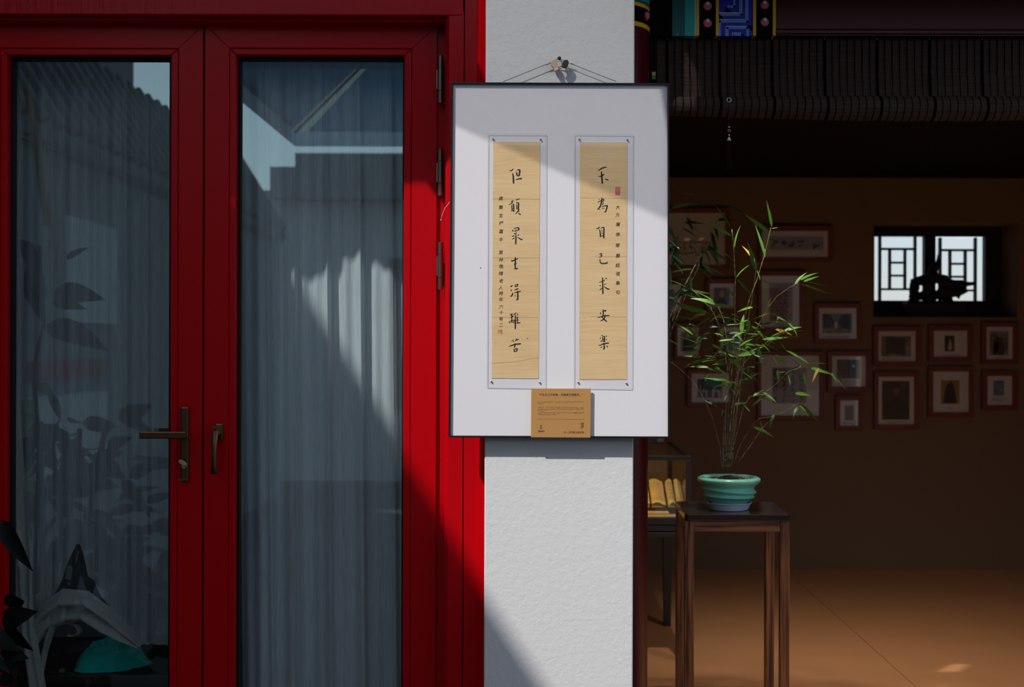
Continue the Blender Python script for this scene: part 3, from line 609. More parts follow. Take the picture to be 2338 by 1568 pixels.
# ================================================================== painted column and beam, blind, tassel
GOLD = mat('gold_line', (0.95, 0.52, 0.02), 0.5); PEARL = mat('pink_pearl', (0.80, 0.14, 0.24), 0.5); WHT = mat('white_dot', (0.92, 0.94, 0.95), 0.5); BPAINT = mat('black_beam_paint', (0.003, 0.003, 0.003), 0.8, spec=0.1)
TEALP = mat('teal_paint', (0.02, 0.45, 0.43), 0.5); TEALD = mat('deep_teal_paint', (0.008, 0.12, 0.125), 0.5); TEALL = mat('pale_teal_line', (0.55, 0.85, 0.90), 0.5)
BLUED = mat('ultramarine_paint', (0.012, 0.016, 0.55), 0.5); BLUEL = mat('sky_blue_paint', (0.16, 0.40, 0.95), 0.5)
cd = 3.56; cr = 0.115; cx_ = P(1480, 784, cd).x - cr
colm = thing('painted_column', (cx_, cd, -0.05), 'round dark red column with a painted band behind the white pillar', 'column')
def cring(z0, z1, r, m, nm): MB().lathe((cx_, cd, 0), [(r, z0), (r, z1)], 36).build(nm, m, colm, smooth=True, angle=0.5)
zc_ = lambda y: P(1465, y, cd).z
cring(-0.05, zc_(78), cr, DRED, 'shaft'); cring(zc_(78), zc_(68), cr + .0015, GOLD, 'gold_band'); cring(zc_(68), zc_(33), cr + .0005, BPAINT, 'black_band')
cring(zc_(33), zc_(25), cr + .0015, GOLD, 'gold_band'); cring(zc_(25), zc_(18), cr + .001, TEALD, 'teal_band'); cring(zc_(18), 2.75, cr + .001, TEALP, 'teal_band')
for k in range(4):
    an = 1.087 - 0.9 * k
    c = (cx_ + cr * math.sin(an), cd - cr * math.cos(an), zc_(48))
    pr = MB().ball(c, (0.0125 * abs(math.cos(an)) + .004, 0.0125 * abs(math.sin(an)) + .004, 0.0125), 14, 8).build('pearl_dot', PEARL, colm, smooth=True)
bd = 3.57
beam = thing('painted_beam', P(1900, 82, bd), 'painted roof beam with blue fret and pink pearls over the blind', 'beam')
def bplate(x0, x1, m, nm, y0=-60, y1=82, pr=0.0): return MB().pbox(x0, y0, x1, y1, bd - pr, bd + 0.10, bd).build(nm, m, beam)
bplate(1480, 1535, BPAINT, 'black_field'); bplate(1535, 1564, TEALD, 'teal_field'); bplate(1564, 1586, TEALP, 'teal_field', pr=.0004); bplate(1586, 1590, TEALL, 'pale_line', pr=.0006)
for x0, x1 in ((1590, 1596), (1634, 1641), (1719, 1726), (1764, 1771)): bplate(x0, x1, GOLD, 'gold_strip', pr=.004)
bplate(1596, 1634, BPAINT, 'black_field'); bplate(1726, 1764, BPAINT, 'black_field'); bplate(1641, 1719, BLUED, 'fret_field', pr=.0002)
for (x, y) in ((1615.5, 53), (1746, 50.5), (1615.5, 14), (1746, 11), (1615.5, -26), (1746, -28)):
    c = P(x, y, bd); MB().ball((c.x, bd, c.z), (S(9.8, bd), .003, S(9.8, bd)), 20, 8).build('pearl_dot', PEARL, beam, smooth=True)
    c = P(x, y - 5.5, bd); MB().ball((c.x, bd - .0022, c.z), (S(4.0, bd), .002, S(4.4, bd)), 14, 6).build('pearl_glint', WHT, beam, smooth=True)
def frets(segs, m, w, pr, nm):
    for s in segs:
        b = MB()
        for (xa, ya), (xb, yb2) in zip(s[:-1], s[1:]):
            pa = (1440 + min(xa, xb) * .2934 - w / 2, min(ya, yb2) * .2934 - w / 2); pb = (1440 + max(xa, xb) * .2934 + w / 2, max(ya, yb2) * .2934 + w / 2)
            b.pbox(pa[0], pa[1], pb[0], pb[1], bd - pr, bd, bd)
        b.build(nm, m, beam)
frets([[(700, 116), (862, 116), (862, -60)], [(693, 275), (693, 168), (908, 168), (908, -60)], [(754, 275), (754, 219), (908, 215), (912, 275)], [(806, 270), (848, 270)], [(760, 52), (806, 52), (806, -60)]], BLUEL, 4.4, .0008, 'blue_fret')
frets([[(690, 100), (848, 103), (848, -60)], [(690, 153), (895, 154), (895, -60)], [(741, 277), (741, 205), (903, 205)], [(790, 277), (790, 257), (855, 257), (855, 277)]], WHT, 1.1, .0012, 'white_fret_line')
for tri in ([(735, 52), (790, 97), (735, 97)], [(686, 106), (726, 146), (686, 146)], [(905, 199), (947, 199), (947, 245)], [(858, 258), (884, 277), (858, 277)]):
    MB().pprism([(1440 + x * .2934, y * .2934) for x, y in tri], bd - .001, bd, bd).build('black_corner', BPAINT, beam)
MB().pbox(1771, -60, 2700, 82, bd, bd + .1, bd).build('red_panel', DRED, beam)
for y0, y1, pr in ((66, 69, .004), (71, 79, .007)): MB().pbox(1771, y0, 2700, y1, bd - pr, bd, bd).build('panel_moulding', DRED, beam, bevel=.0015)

# bamboo roller blind
bl = 3.60
blind = thing('bamboo_blind', P(1900, 280, bl), 'dark woven bamboo blind rolled halfway up under the painted beam', 'blind')
bx0, bx1 = P(1500, 200, bl).x, P(2660, 200, bl).x
def sag(u): return math.sin(math.pi * min(max(u, 0), 1)) ** 1.0
z_top = P(1900, 86, bl).z; z_fl = P(1900, 224, bl).z
rollc = lambda u: Vector((0, bl - 0.012 - .012 * sag(u), P(1900, 224, bl).z - 0.029 - .008 * sag(u)))
rollr = lambda u: 0.028 + 0.009 * sag(u)
rnd = random.Random(3)
st = MB(); ns = 84
for k in range(ns):                              # flat part, each slat a thin rod
    t = k / (ns - 1); z = z_top + (z_fl - z_top) * t; y = bl - 0.010 * max(0, t - 0.8) / .2 + rnd.uniform(-.0005, .0005)
    hgt = (z_top - z_fl) / ns * 0.46
    st.box(bx0 - .0, bx1, y, y + .0016, z - hgt, z + hgt)
st.build('flat_slats', BLIND, blind, kind='stuff')
rs = MB(); nr = 46; NU = 26
for k in range(nr):
    a0, a1 = 2 * math.pi * k / nr, 2 * math.pi * (k + 0.88) / nr; i0 = len(rs.v); jit = rnd.uniform(-.0006, .0006)
    for u_ in range(NU + 1):
        u = u_ / NU; x = bx0 + .03 + (bx1 - bx0 - .03) * u; c = rollc(u); r = rollr(u) + jit
        for an in (a0, a1): rs.v.append((x, c.y - r * math.cos(an), c.z + r * math.sin(an)))
        for an in (a0, a1): rs.v.append((x, c.y - (r - .002) * math.cos(an), c.z + (r - .002) * math.sin(an)))
    for u_ in range(NU):
        q = i0 + u_ * 4; rs.f += [(q, q + 4, q + 5, q + 1), (q + 2, q + 3, q + 7, q + 6), (q, q + 2, q + 6, q + 4), (q + 1, q + 5, q + 7, q + 3)]
rs.build('rolled_slats', BLIND, blind, kind='stuff')
pxs = []; k = 0; xx = 1523.0
while xx < 2640:
    pxs.append((xx, 3.0, 'cloth_band'))
    for j in range(1, 7): pxs.append((xx + 17.1 * j, 0.9, 'binding_cord'))
    xx += 119.8
for (x, hw, nm) in pxs:
    wx = P(x, 200, bl).x; w = S(hw, bl); u = (wx - bx0) / (bx1 - bx0); b = MB()
    b.box(wx - w, wx + w, bl - .0025, bl - .0008, P(x, 165, bl).z, z_top)
    b.v += [(wx - w, bl - .0025, P(x, 165, bl).z), (wx + w, bl - .0025, P(x, 165, bl).z), (wx + w, bl - .0125, z_fl), (wx - w, bl - .0125, z_fl)]; q = len(b.v) - 4; b.f.append((q + 3, q + 2, q + 1, q))
    c = rollc(u); r = rollr(u) + .0012; i0 = len(b.v); sh = -.004
    for j in range(13):
        an = math.pi * 0.62 - math.pi * 1.2 * j / 12
        for s in (-1, 1): b.v.append((wx + s * w + sh * j / 12, c.y - r * math.cos(an), c.z + r * math.sin(an)))
    for j in range(12): b.f.append((i0 + 2 * j, i0 + 2 * j + 1, i0 + 2 * j + 3, i0 + 2 * j + 2))
    b.build(nm, CORD, blind)
    if nm == 'cloth_band': MB().tube([P(x + 1, 91, bl - .004), P(x - 1, 86, bl - .004)], .0012, 6).build('blind_hook', FERR, blind)
MB().tube([(bx0, bl + .01, z_top + .006), (bx1, bl + .01, z_top + .006)], .008, 8).build('head_rail', CORD, blind)

# tassel
tsd = 3.50
ts = thing('tassel_charm', P(1664.5, 388, tsd), 'dark red tassel with beads hanging in front of the blind', 'tassel')
rb = MB(); c = P(1664.5, 228, tsd)
rb.tube([(c.x + .0062 * math.cos(t), tsd, c.z + .0062 * math.sin(t)) for t in [2 * math.pi * k / 20 for k in range(21)]], .0011, 6, cap=False); rb.build('ring', mat('silver_ring', (0.75, 0.74, 0.72), .3, metal=.9), ts, smooth=True)
MB().tube([P(1664.5, 234, tsd), P(1664.3, 260, tsd), P(1664.6, 290, tsd)], .0009, 6).build('cord', DRED, ts)
WB = mat('cream_bead', (0.70, 0.62, 0.48), .4)
MB().tube([P(1664.5, 222, tsd), P(1664.3, 150, tsd + .03), P(1664.5, 84, bd - .004)], .0006, 6).build('hanging_thread', CORD, ts)
for (y, r, m, nm) in ((290, .0030, WB, 'bead'), (298.5, .0066, mat('amber_bead', (0.22, 0.075, 0.02), .25), 'amber_bead'), (308.5, .0030, WB, 'bead')):
    MB().ball(P(1664.5, y, tsd), (r, r, r * .85), 14, 8).build(nm, m, ts, smooth=True)
c = P(1664.5, 317, tsd); MB().lathe(c, [(.0065, -.006), (.0052, -.001), (.003, .004), (.0012, .006)], 14).build('cap', WB, ts, smooth=True)
sk = MB()
for k in range(46):
    an = k * 2.4; rr = .0055 * math.sqrt((k + .5) / 46); a = (c.x + rr * math.cos(an), c.y + rr * math.sin(an), c.z - .005)
    b2 = (c.x + rr * 2.0 * math.cos(an), c.y + rr * 1.6 * math.sin(an), P(1664, 388 - random.uniform(0, 4), tsd).z)
    sk.tube([a, b2], .0008, 4)
sk.build('strands', mat('tassel_thread', (.02, .004, .004), .8, spec=.1), ts, kind='stuff')
# small coloured sticker on the black field beside the column
stq = thing('sticker', P(1493, 181, 3.6), 'tiny orange and green sticker beside the dark red column', 'sticker')
MB().pbox(1488.5, 164, 1497, 172, 3.598, 3.602).build('orange_half', mat('orange_sticker', (0.75, 0.36, 0.10), .5), stq)
MB().pbox(1488.5, 172, 1497, 181, 3.598, 3.602).build('green_half', mat('green_sticker', (0.02, 0.26, 0.03), .5), stq)
MB().pbox(1481, 84, 1503, 330, 3.602, 3.66).build('trim_6', CEIL, kind='structure', label='short black board between the dark red column and the blind', cat='door trim')

# ================================================================== pictures on the back wall
GREYP = mat('grey_photo', (0.12, 0.115, 0.115), .7, noise=(22, .75, (0.36, 0.35, 0.34))); DKP = mat('dark_photo', (0.020, 0.018, 0.017), .6, noise=(18, .6, (0.07, 0.065, 0.06)))
INKF = mat('faded_ink', (0.05, 0.045, 0.045), .8); TANP = mat('tan_print', (0.40, 0.24, 0.17), .8); ROSEP = mat('rose_print', (0.36, 0.20, 0.18), .8, noise=(25, .7, (.16, .10, .10)))
LETP = mat('letter_red_print', (0.50, 0.22, 0.16), .8); YELP = mat('ochre_print', (0.42, 0.25, 0.05), .8); BLUP = mat('blue_print', (0.04, 0.14, 0.30), .7, noise=(20, .5, (.30, .36, .42)))
SKYP = mat('turquoise_print', (0.03, 0.30, 0.42), .7); REDP = mat('red_print', (0.30, 0.03, 0.03), .7); CREAMP = mat('cream_print', (0.62, 0.55, 0.48), .8); FACEP = mat('face_print', (0.26, 0.13, 0.09), .7); BRNP = mat('brown_print', (0.26, 0.15, 0.10), .8); NAVYP = mat('navy_print', (0.02, 0.025, 0.035), .7)
PIC_T = 0.028
def picture(outer, inner, prints, label, shapes=(), caps=(), texts=()):
    x0, y0, x1, y1 = outer; a0, b0, a1, b1 = inner
    rt = thing('framed_picture', P((x0 + x1) / 2, y1, yb), label, 'picture', 'framed pictures on the brown back wall')
    fd = yb - PIC_T; oc = [(x0, y0), (x1, y0), (x1, y1), (x0, y1)]; ic = [(a0, b0), (a1, b0), (a1, b1), (a0, b1)]
    for k in range(4):
        k2 = (k + 1) % 4; MB().pprism([oc[k], oc[k2], ic[k2], ic[k]], fd, yb - .001, fd).build('frame_rail', FRAMEW, rt, bevel=.002)
    MB().pbox(a0 - 1, b0 - 1, a1 + 1, b1 + 1, yb - .016, yb - .002, fd).build('mat_board', MATB, rt)
    last = None
    for i, (p, m) in enumerate(prints):
        last = MB().pbox(*p, yb - .0165 - .0003 * i, yb - .016, fd).build('print', m, rt)
    for (poly, m) in shapes:
        MB().pprism(poly, yb - .0178, yb - .0165, fd).build('printed_shape', m, last or rt)
    for (xa, xb, y, hh) in caps: fine(xa, xb, y, hh, INKF, rt, 'caption', yb - .0172, .11, int(xa))
    for (xa, xb, y, hh, m) in texts: fine(xa, xb, y, hh, m, rt, 'lettering', yb - .0185, .13, int(xa) + 5)
    MB().pbox(a0, b0, a1, b1, yb - .021, yb - .0205, fd).build('picture_glass', PICGLASS, rt)
    return rt
def oval(cx, cy, rx, ry, n=14): return [(cx + rx * math.cos(2 * math.pi * k / n), cy + ry * math.sin(2 * math.pi * k / n)) for k in range(n)]
picture((1470, 475, 1667, 615), (1481, 486, 1657, 606), [], 'large poster with printed lines partly hidden behind the black frame',
        caps=[(1500, 1626, 552, 7), (1500, 1640, 565, 7), (1500, 1596, 578, 7)])
picture((1732, 515, 1902, 597), (1740.5, 527, 1891.5, 587.5), [((1757, 539, 1881, 570), mat('grey_rose_paper', (0.44, 0.36, 0.34), .8))], 'wide framed horizontal inscription of bold black characters',
        texts=[(1762, 1775, 555, 15, INKF), (1781, 1795, 555, 16, INKF), (1800, 1814, 555, 16, INKF), (1819, 1835, 555, 16, INKF), (1838, 1853, 555, 17, INKF), (1857, 1871, 555, 16, INKF)])
picture((1612, 636, 1687, 713), (1621, 647, 1676.5, 703.5), [((1631, 656, 1667, 695), ROSEP)], 'small framed rose-toned portrait behind the bamboo stem', shapes=[(oval(1649, 671, 6, 8), CREAMP), ([(1637, 695), (1641, 682), (1657, 682), (1661, 695)], DKP)])
picture((1731, 618, 1839, 757), (1739, 629.5, 1826.5, 747.5), [((1757.5, 645, 1811, 733), LETP)], 'tall framed letter of small characters on red-brown paper', caps=[(1770, 1790, 741, 3)],
        texts=[(1762, 1806, 650 + k * 8.4, 5, INKF) for k in range(10)])
picture((1860, 692, 1967, 783), (1870, 703, 1957, 774), [((1879, 716, 1946, 761), GREYP)], 'framed landscape photograph of dark trees and a path, left of the window',
        shapes=[([(1879, 716), (1900, 719), (1905, 733), (1899, 748), (1879, 750)], DKP), ([(1920, 722), (1934, 716), (1946, 716), (1946, 754), (1922, 748), (1915, 735)], DKP), (oval(1910, 742, 3, 9), MATB)], caps=[(1883, 1940, 768, 3)])
picture((1500, 640, 1566, 720), (1510, 649, 1556, 710), [((1512, 660, 1540, 700), DKP)], 'framed picture just beside the large black frame, mostly hidden')
picture((1539.5, 737, 1606, 821), (1547, 747, 1596.5, 813), [((1554.5, 758, 1590, 802), GREYP)], 'framed photograph of a pale-headed dark figure beside the black frame', shapes=[([(1558, 802), (1560, 778), (1570, 770), (1582, 778), (1584, 802)], DKP), (oval(1571, 766, 5, 6), CREAMP)])
picture((1634.5, 737, 1702, 821), (1645, 747, 1693, 813), [((1652, 758, 1686, 803), DKP)], 'framed dark photograph behind the thick of the bamboo', shapes=[(oval(1669, 772, 5, 7), FACEP)])
picture((1569, 843, 1670, 928), (1579.5, 852.5, 1666, 919), [((1593, 865, 1649, 908), DKP)], 'framed photograph of a temple hall under a turquoise sky',
        shapes=[([(1612, 866), (1648, 866), (1640, 881), (1610, 880)], SKYP), ([(1603, 891), (1646, 891), (1646, 907), (1603, 907)], CREAMP), ([(1616, 890), (1626, 890), (1626, 908), (1616, 908)], REDP), ([(1605, 895), (1612, 895), (1612, 908), (1605, 908)], NAVYP), ([(1632, 895), (1640, 895), (1640, 908), (1632, 908)], NAVYP)], caps=[(1616, 1628, 914, 3)])
picture((1729, 802, 1880, 959), (1738, 812, 1871.5, 949), [((1764, 839, 1842, 921), TANP)], 'big square framed document of black character columns',
        texts=[(1766 + c * 20, 1779 + c * 20, 845 + r * 11.5, 9, INKF) for c in range(4) for r in range(7)])
picture((1890, 802, 1987, 894), (1900, 813, 1978, 883), [((1912.5, 821, 1963.5, 864), NAVYP), ((1914, 823, 1938, 862), BRNP)], 'framed two-part picture, brown half and black half with a white dot', shapes=[(oval(1950, 836, 3, 3), MATB)], caps=[(1916, 1955, 868, 2.6), (1914, 1966, 873, 2.6), (1925, 1950, 877, 2.6)], texts=[(1918, 1935, 830 + 7 * k, 4, INKF) for k in range(4)])
picture((1908, 903, 1970, 981), (1918.5, 914, 1960.5, 972), [((1930, 926, 1950, 960), BRNP)], 'smallest framed print with a narrow brown strip, lowest on the wall', caps=[(1922, 1957, 966, 3)])
picture((1994.5, 745, 2103, 835), (2006, 756, 2092, 825), [((2013.5, 767, 2081, 814), GREYP), ((2024, 770, 2068, 808), DKP)], 'framed dark group photograph with side inscriptions below the window', caps=[(2015, 2082, 820, 3)])
picture((2121, 743, 2221, 825), (2132.5, 755, 2210, 815), [((2158.5, 766, 2181, 802), DKP)], 'framed tiny photograph of a figure in a white robe', shapes=[([(2166, 799), (2168, 782), (2171, 778), (2174, 782), (2175, 799)], CREAMP), (oval(2170, 776, 2, 2.5), CREAMP)], caps=[(2152, 2190, 811, 2.6)])
picture((2242, 736, 2326, 830), (2253, 746, 2314, 820), [((2261, 756, 2304, 811), GREYP)], 'framed monochrome photograph of a dark shape, upper picture of the last column', shapes=[([(2268, 810), (2270, 775), (2280, 768), (2290, 772), (2296, 795), (2294, 810)], DKP), (oval(2274, 792, 7, 12), mat('pale_grey_print', (.3, .29, .28), .8))], caps=[(2272, 2292, 815, 2.6)])
picture((1996, 849, 2099, 979), (2006, 860, 2088.5, 969), [((2015, 870, 2078, 958.5), DKP)], 'tall framed portrait of a person in black with a lit face', shapes=[(oval(2048, 892, 7.5, 11), FACEP), ([(2038, 890), (2040, 880), (2049, 877), (2058, 881), (2058, 890), (2050, 885)], NAVYP), ([(2017, 958), (2020, 925), (2036, 914), (2045, 905), (2054, 905), (2062, 914), (2074, 925), (2077, 958)], NAVYP)], caps=[(2022, 2072, 963.5, 3)])
picture((2120, 836, 2223, 952), (2131, 848, 2213, 941), [((2150, 868, 2192, 922), YELP)], 'framed ochre print of a standing black-robed figure', shapes=[([(2156, 921), (2158, 895), (2163, 880), (2170, 872), (2176, 872), (2180, 882), (2184, 905), (2186, 921)], NAVYP)], caps=[(2163, 2180, 932, 3)])
picture((2243, 847, 2326, 936), (2255, 858, 2312.5, 925), [((2270, 869, 2294.5, 903), BLUP)], 'framed small blue landscape print with two lines of text', shapes=[([(2271, 893), (2280, 886), (2292, 882), (2294, 893), (2282, 897)], GREYP)], caps=[(2264, 2301, 909, 3), (2264, 2290, 914, 3)])
picture((1420, 985, 1527, 1042), (1430, 995, 1518, 1034), [((1470, 1000, 1502, 1014), GREYP)], 'framed pale sheet seen just over the glass display case')

# scholar's rock on the window sill
rk = MB(); ry = yb + 0.13
def rp(pts, r, n=8):
    path = [P(*Z3(x, y), ry) for x, y in pts]
    path = [p + Vector((0, random.uniform(-.02, .02), 0)) for p in path]
    rr = [S((r[k] if isinstance(r, (list, tuple)) else r) * .20445 * random.uniform(.88, 1.1), ry) for k in range(len(pts))]
    rk.tube(path, rr, n)
random.seed(5)
rp([(1185 + 82 * math.cos(t), 1068 + 88 * math.sin(t)) for t in [2 * math.pi * k / 12 for k in range(13)]], 55)
rp([(1365 + 72 * math.cos(t), 1050 + 85 * math.sin(t)) for t in [2 * math.pi * k / 12 for k in range(13)]], 48)
rp([(1400, 985), (1470, 1000), (1560, 1015), (1640, 1012), (1720, 1018), (1800, 1012)], [60, 55, 40, 38, 30, 18])
rp([(1440, 1110), (1540, 1110), (1640, 1105), (1700, 1095)], [45, 55, 40, 14]); rp([(1560, 1060), (1620, 1060), (1680, 1060)], 35)
rp([(1100, 1150), (1120, 1200), (1090, 1235)], [60, 55, 60]); rp([(1240, 1150), (1290, 1200), (1290, 1235)], [60, 70, 70]); rp([(1330, 1150), (1395, 1185), (1395, 1235)], [40, 14, 20]); rp([(1440, 1150), (1490, 1200), (1500, 1240)], [40, 55, 55]); rp([(1560, 1120), (1605, 1160), (1608, 1190)], [40, 22, 8])
rp([(1352, 960), (1345, 880), (1362, 810), (1378, 740), (1386, 680)], [50, 34, 30, 16, 8]); rp([(1300, 960), (1290, 880), (1310, 800)], [55, 40, 20])
rp([(1090, 1000), (1150, 970), (1220, 950), (1300, 950), (1420, 945), (1490, 945)], [36, 36, 40, 40, 40, 22])
rko = thing('scholar_rock', P(*Z3(1320, 1385), ry), 'black perforated scholar rock on the window sill', 'rock')
o = rk.build('rock_body', mat('black_rock', (0.012, 0.012, 0.012), .7, bump=(60, .6)), rko, smooth=True)
rm = o.modifiers.new('remesh', 'REMESH'); rm.mode = 'VOXEL'; rm.voxel_size = 0.006; rm.use_smooth_shade = True
bb = MB(); p, q = P(*Z3(1000, 1235), ry), P(*Z3(1680, 1300), ry); bb.box(p.x, q.x, ry - .06, ry + .06, nz0, P(*Z3(1300, 1225), ry).z); bb.build('rock_stand', BLACKW, rko, bevel=.006)

# ================================================================== glass display case with open books
vf, vk = 5.0, 5.70
vit = thing('display_case', P(1400, 1560, vf), 'black metal glass display case glowing warm behind the pillar', 'display case')
vx1 = P(1577, 1040, vf).x; vx0 = -0.02 + 0.05; ztp = P(1500, 1040, vf).z; zgb = P(1500, 1182, vf).z; zbs = P(1500, 1226, vf).z
bw = 0.020
def vbar(x0, x1, y0, y1, z0, z1, nm='case_bar', m=VITMETAL): return MB().box(x0, x1, y0, y1, z0, z1).build(nm, m, vit, bevel=.002)
for y0 in (vf, vk - bw): vbar(vx0, vx1, y0, y0 + bw, ztp - bw, ztp)
for x0 in (vx0, vx1 - bw): vbar(x0, x0 + bw, vf + bw, vk - bw, ztp - bw, ztp)
for x0 in (vx0, vx1 - bw):
    for y0 in (vf, vk - bw): vbar(x0, x0 + bw, y0, y0 + bw, zgb, ztp - bw, 'corner_post')
vbar(vx0, vx1, vf, vk, zgb - .030, zgb, 'case_tray'); vbar(vx0, vx1, vf + .004, vk, zgb - .058, zgb - .033, 'case_rail'); vbar(vx0, vx1, vf - .004, vk, zbs, zgb - .062, 'case_rail')
MB().box(vx0 + .02, vx1 - .02, vf + .02, vk - .02, zgb, zgb + .003).build('display_cloth', VITBASE, vit)
for x0, y0 in ((vx1 - .045, vk - .055), (vx0 + .01, vk - .055), (vx1 - .045, vf + .01), (vx0 + .01, vf + .01)):
    lg = MB(); zt_ = zbs
    lg.v = [(x0, y0, zt_), (x0 + .045, y0, zt_), (x0 + .045, y0 + .045, zt_), (x0, y0 + .045, zt_), (x0 + .008, y0 + .008, 0), (x0 + .04, y0 + .008, 0), (x0 + .04, y0 + .04, 0), (x0 + .008, y0 + .04, 0)]
    lg.f = [(0, 3, 2, 1)[::-1], (4, 5, 6, 7)[::-1], (0, 4, 5, 1), (1, 5, 6, 2), (2, 6, 7, 3), (3, 7, 4, 0)]; lg.build('case_leg', VITMETAL, vit)
vbar(vx1 - .03, vx1 - .005, vf + .05, vk - .05, zbs - .05, zbs, 'case_apron')
def pane(x0, x1, y0, y1, z0, z1):
    b = MB(); b.box(x0, x1, y0, y1, z0, z1); b.build('case_glass', VITGLASS, vit)
pane(vx0 + bw, vx1 - bw, vf + .008, vf + .010, zgb, ztp - bw); pane(vx1 - .010, vx1 - .008, vf + bw, vk - bw, zgb, ztp - bw); pane(vx0 + bw, vx1 - bw, vf + bw, vk - bw, ztp - .006, ztp - .004)
lampm = mat('case_lamp_glow', (1, .8, .5), .5, emit=((1.0, .66, .28), 30.0))
MB().tube([(vx0 + .05, vf + .028, ztp - .013), (vx1 - .05, vf + .028, ztp - .013)], .006, 8).build('case_lamp', lampm, vit, label='warm lit lamp tube')
MB().box(vx0 + .02, vx1 - .02, vk - .03, vk - .022, zgb, ztp - bw).build('case_back', mat('case_back_cloth', (0.28, 0.17, 0.08), .8), vit)
def book(cx, lab, hw=.060):
    rt = thing('open_book', (cx, vf + .16, zgb + .003), lab, 'book', 'yellowed open books in the display case')
    for s in (-1, 1):
        b = MB(); b.grid(lambda u, w, s=s: (cx + s * (.004 + hw * u), vf + .10 + .15 * w, zgb + .045 + .085 * w + .009 * math.sin(math.pi * min(1, u * 1.2)) - .004 * u), 8, 6)
        b.grid(lambda u, w, s=s: (cx + s * (.004 + hw * u), vf + .105 + .15 * w, zgb + .026 + .085 * w + .006 * math.sin(math.pi * u)), 8, 3)
        b.build('book_page', BOOKP, rt, smooth=True)
    for k in range(5):
        b = MB(); b.box(cx - hw * .88, cx - .010, vf + .118 + .022 * k, vf + .121 + .022 * k, zgb + .0725 + .0125 * k, zgb + .0732 + .0125 * k); b.build('text_column', INKF, rt)
    MB().box(cx - hw - .006, cx + hw + .006, vf + .09, vf + .105, zgb + .003, zgb + .030).build('book_stand', BOOKC, rt)
    MB().box(cx - hw - .006, cx + hw + .006, vf + .255, vf + .262, zgb + .003, zgb + .13).build('stand_back', BOOKC, rt)
book(P(1492, 1120, vf).x, 'yellowed open book in the display case beside the column'); book(P(1551, 1120, vf).x, 'yellowed open book at the corner of the display case', .030)
# low stack of papers in the case
MB().box(P(1470, 0, vf).x, P(1534, 0, vf).x, vf + .04, vf + .10, zgb + .003, zgb + .016).build('paper_stack', BOOKP, label='low stack of yellow papers in front of the open book', cat='paper')

# ================================================================== flower stand, pot, saucer
sd = 4.15
stand = thing('flower_stand', P(1684, 1640, sd), 'tall square bamboo flower stand with dark top', 'stand')
O = P(1684.5, 1175, sd); ang = -0.022
def rotv(b):
    c, s = math.cos(ang), math.sin(ang)
    b.v = [(O.x + (x - O.x) * c - (y - O.y) * s, O.y + (x - O.x) * s + (y - O.y) * c, z) for x, y, z in b.v]; return b
SW = S(240.5, sd); SD = 0.345; zt2 = P(1684, 1174.5, sd).z; zt1 = P(1684, 1189.5, sd).z
tb = MB(); ch = .011
tb.v = [(O.x - SW/2 + ch, sd + ch * 0, zt2), (O.x + SW/2 - ch, sd, zt2), (O.x + SW/2, sd + ch, zt2), (O.x + SW/2, sd + SD - ch, zt2), (O.x + SW/2 - ch, sd + SD, zt2), (O.x - SW/2 + ch, sd + SD, zt2), (O.x - SW/2, sd + SD - ch, zt2), (O.x - SW/2, sd + ch, zt2)]
tb.v += [(x, y, zt1) for x, y, z in tb.v]; tb.f = [tuple(range(8)), tuple(range(15, 7, -1))] + [(k, k + 8, (k + 1) % 8 + 8, (k + 1) % 8) for k in range(8)]
rotv(tb).build('stand_top', DARKTOP, stand, bevel=.002)
lw = S(21.5, sd)
for sx in (-1, 1):
    for yy in (0.008, SD - .008 - lw):
        x0 = O.x - SW / 2 + .001 if sx < 0 else O.x + SW / 2 - .001 - lw
        rotv(MB().box(x0, x0 + lw, sd + yy, sd + yy + lw, 0, zt1 - .0015)).build('leg', BAMBOOW, stand, bevel=.0025)
ah = S(24, sd)
for y0 in (.012, SD - .030): rotv(MB().box(O.x - SW/2 + lw + .0015, O.x + SW/2 - lw - .0015, sd + y0, sd + y0 + .018, zt1 - .002 - ah, zt1 - .002)).build('apron', BAMBOOH, stand, bevel=.001)
for x0 in (O.x - SW/2 + .004, O.x + SW/2 - .022): rotv(MB().box(x0, x0 + .018, sd + .008 + lw + .001, sd + SD - .009 - lw, zt1 - .002 - ah, zt1 - .002)).build('apron', BAMBOOW, stand, bevel=.001)
pc = Vector((P(1664, 1140, sd + .14).x, sd + .14, zt2)); pdp = sd + .14
sc_ = S(1, pdp)
MB().lathe((pc.x, pc.y, zt2), [(40 * sc_, 0), (44 * sc_, 1 * sc_), (49.5 * sc_, 14 * sc_), (52.5 * sc_, 15.5 * sc_), (52.5 * sc_, 17 * sc_), (50 * sc_, 17 * sc_), (47 * sc_, 14 * sc_), (42 * sc_, 2.5 * sc_), (20 * sc_, 2.4 * sc_)], 48).build('saucer', SAUCER, None, smooth=True, angle=.6, label='pale blue-white plastic saucer under the jade pot', cat='saucer')
plant = thing('potted_bamboo', (pc.x, pc.y, zt2 + 2.5 * sc_), 'slender bamboo plant in a ribbed jade-green pot on the stand', 'plant')
z0 = zt2 + 2.6 * sc_
pp = [(36, 0, 0), (37.5, 2, 0), (39, 8, 0), (42, 15, 0), (48, 21, -.02), (55, 25.5, -.03), (58.5, 28, -.03), (57, 30.5, -.03), (54, 32.5, -.04), (54, 34.5, -.06), (58, 37.5, -.075), (62, 40.5, -.08), (62.5, 43, -.08), (60, 45.5, -.07), (57, 48, -.05), (57, 50, -.03), (60, 53, -.02), (66, 57.5, 0), (70.5, 62, 0), (71.5, 65.5, 0), (70.5, 68.5, 0), (66, 71, 0), (60, 71.5, 0), (55, 70, 0), (53, 66, 0), (50, 60, 0)]
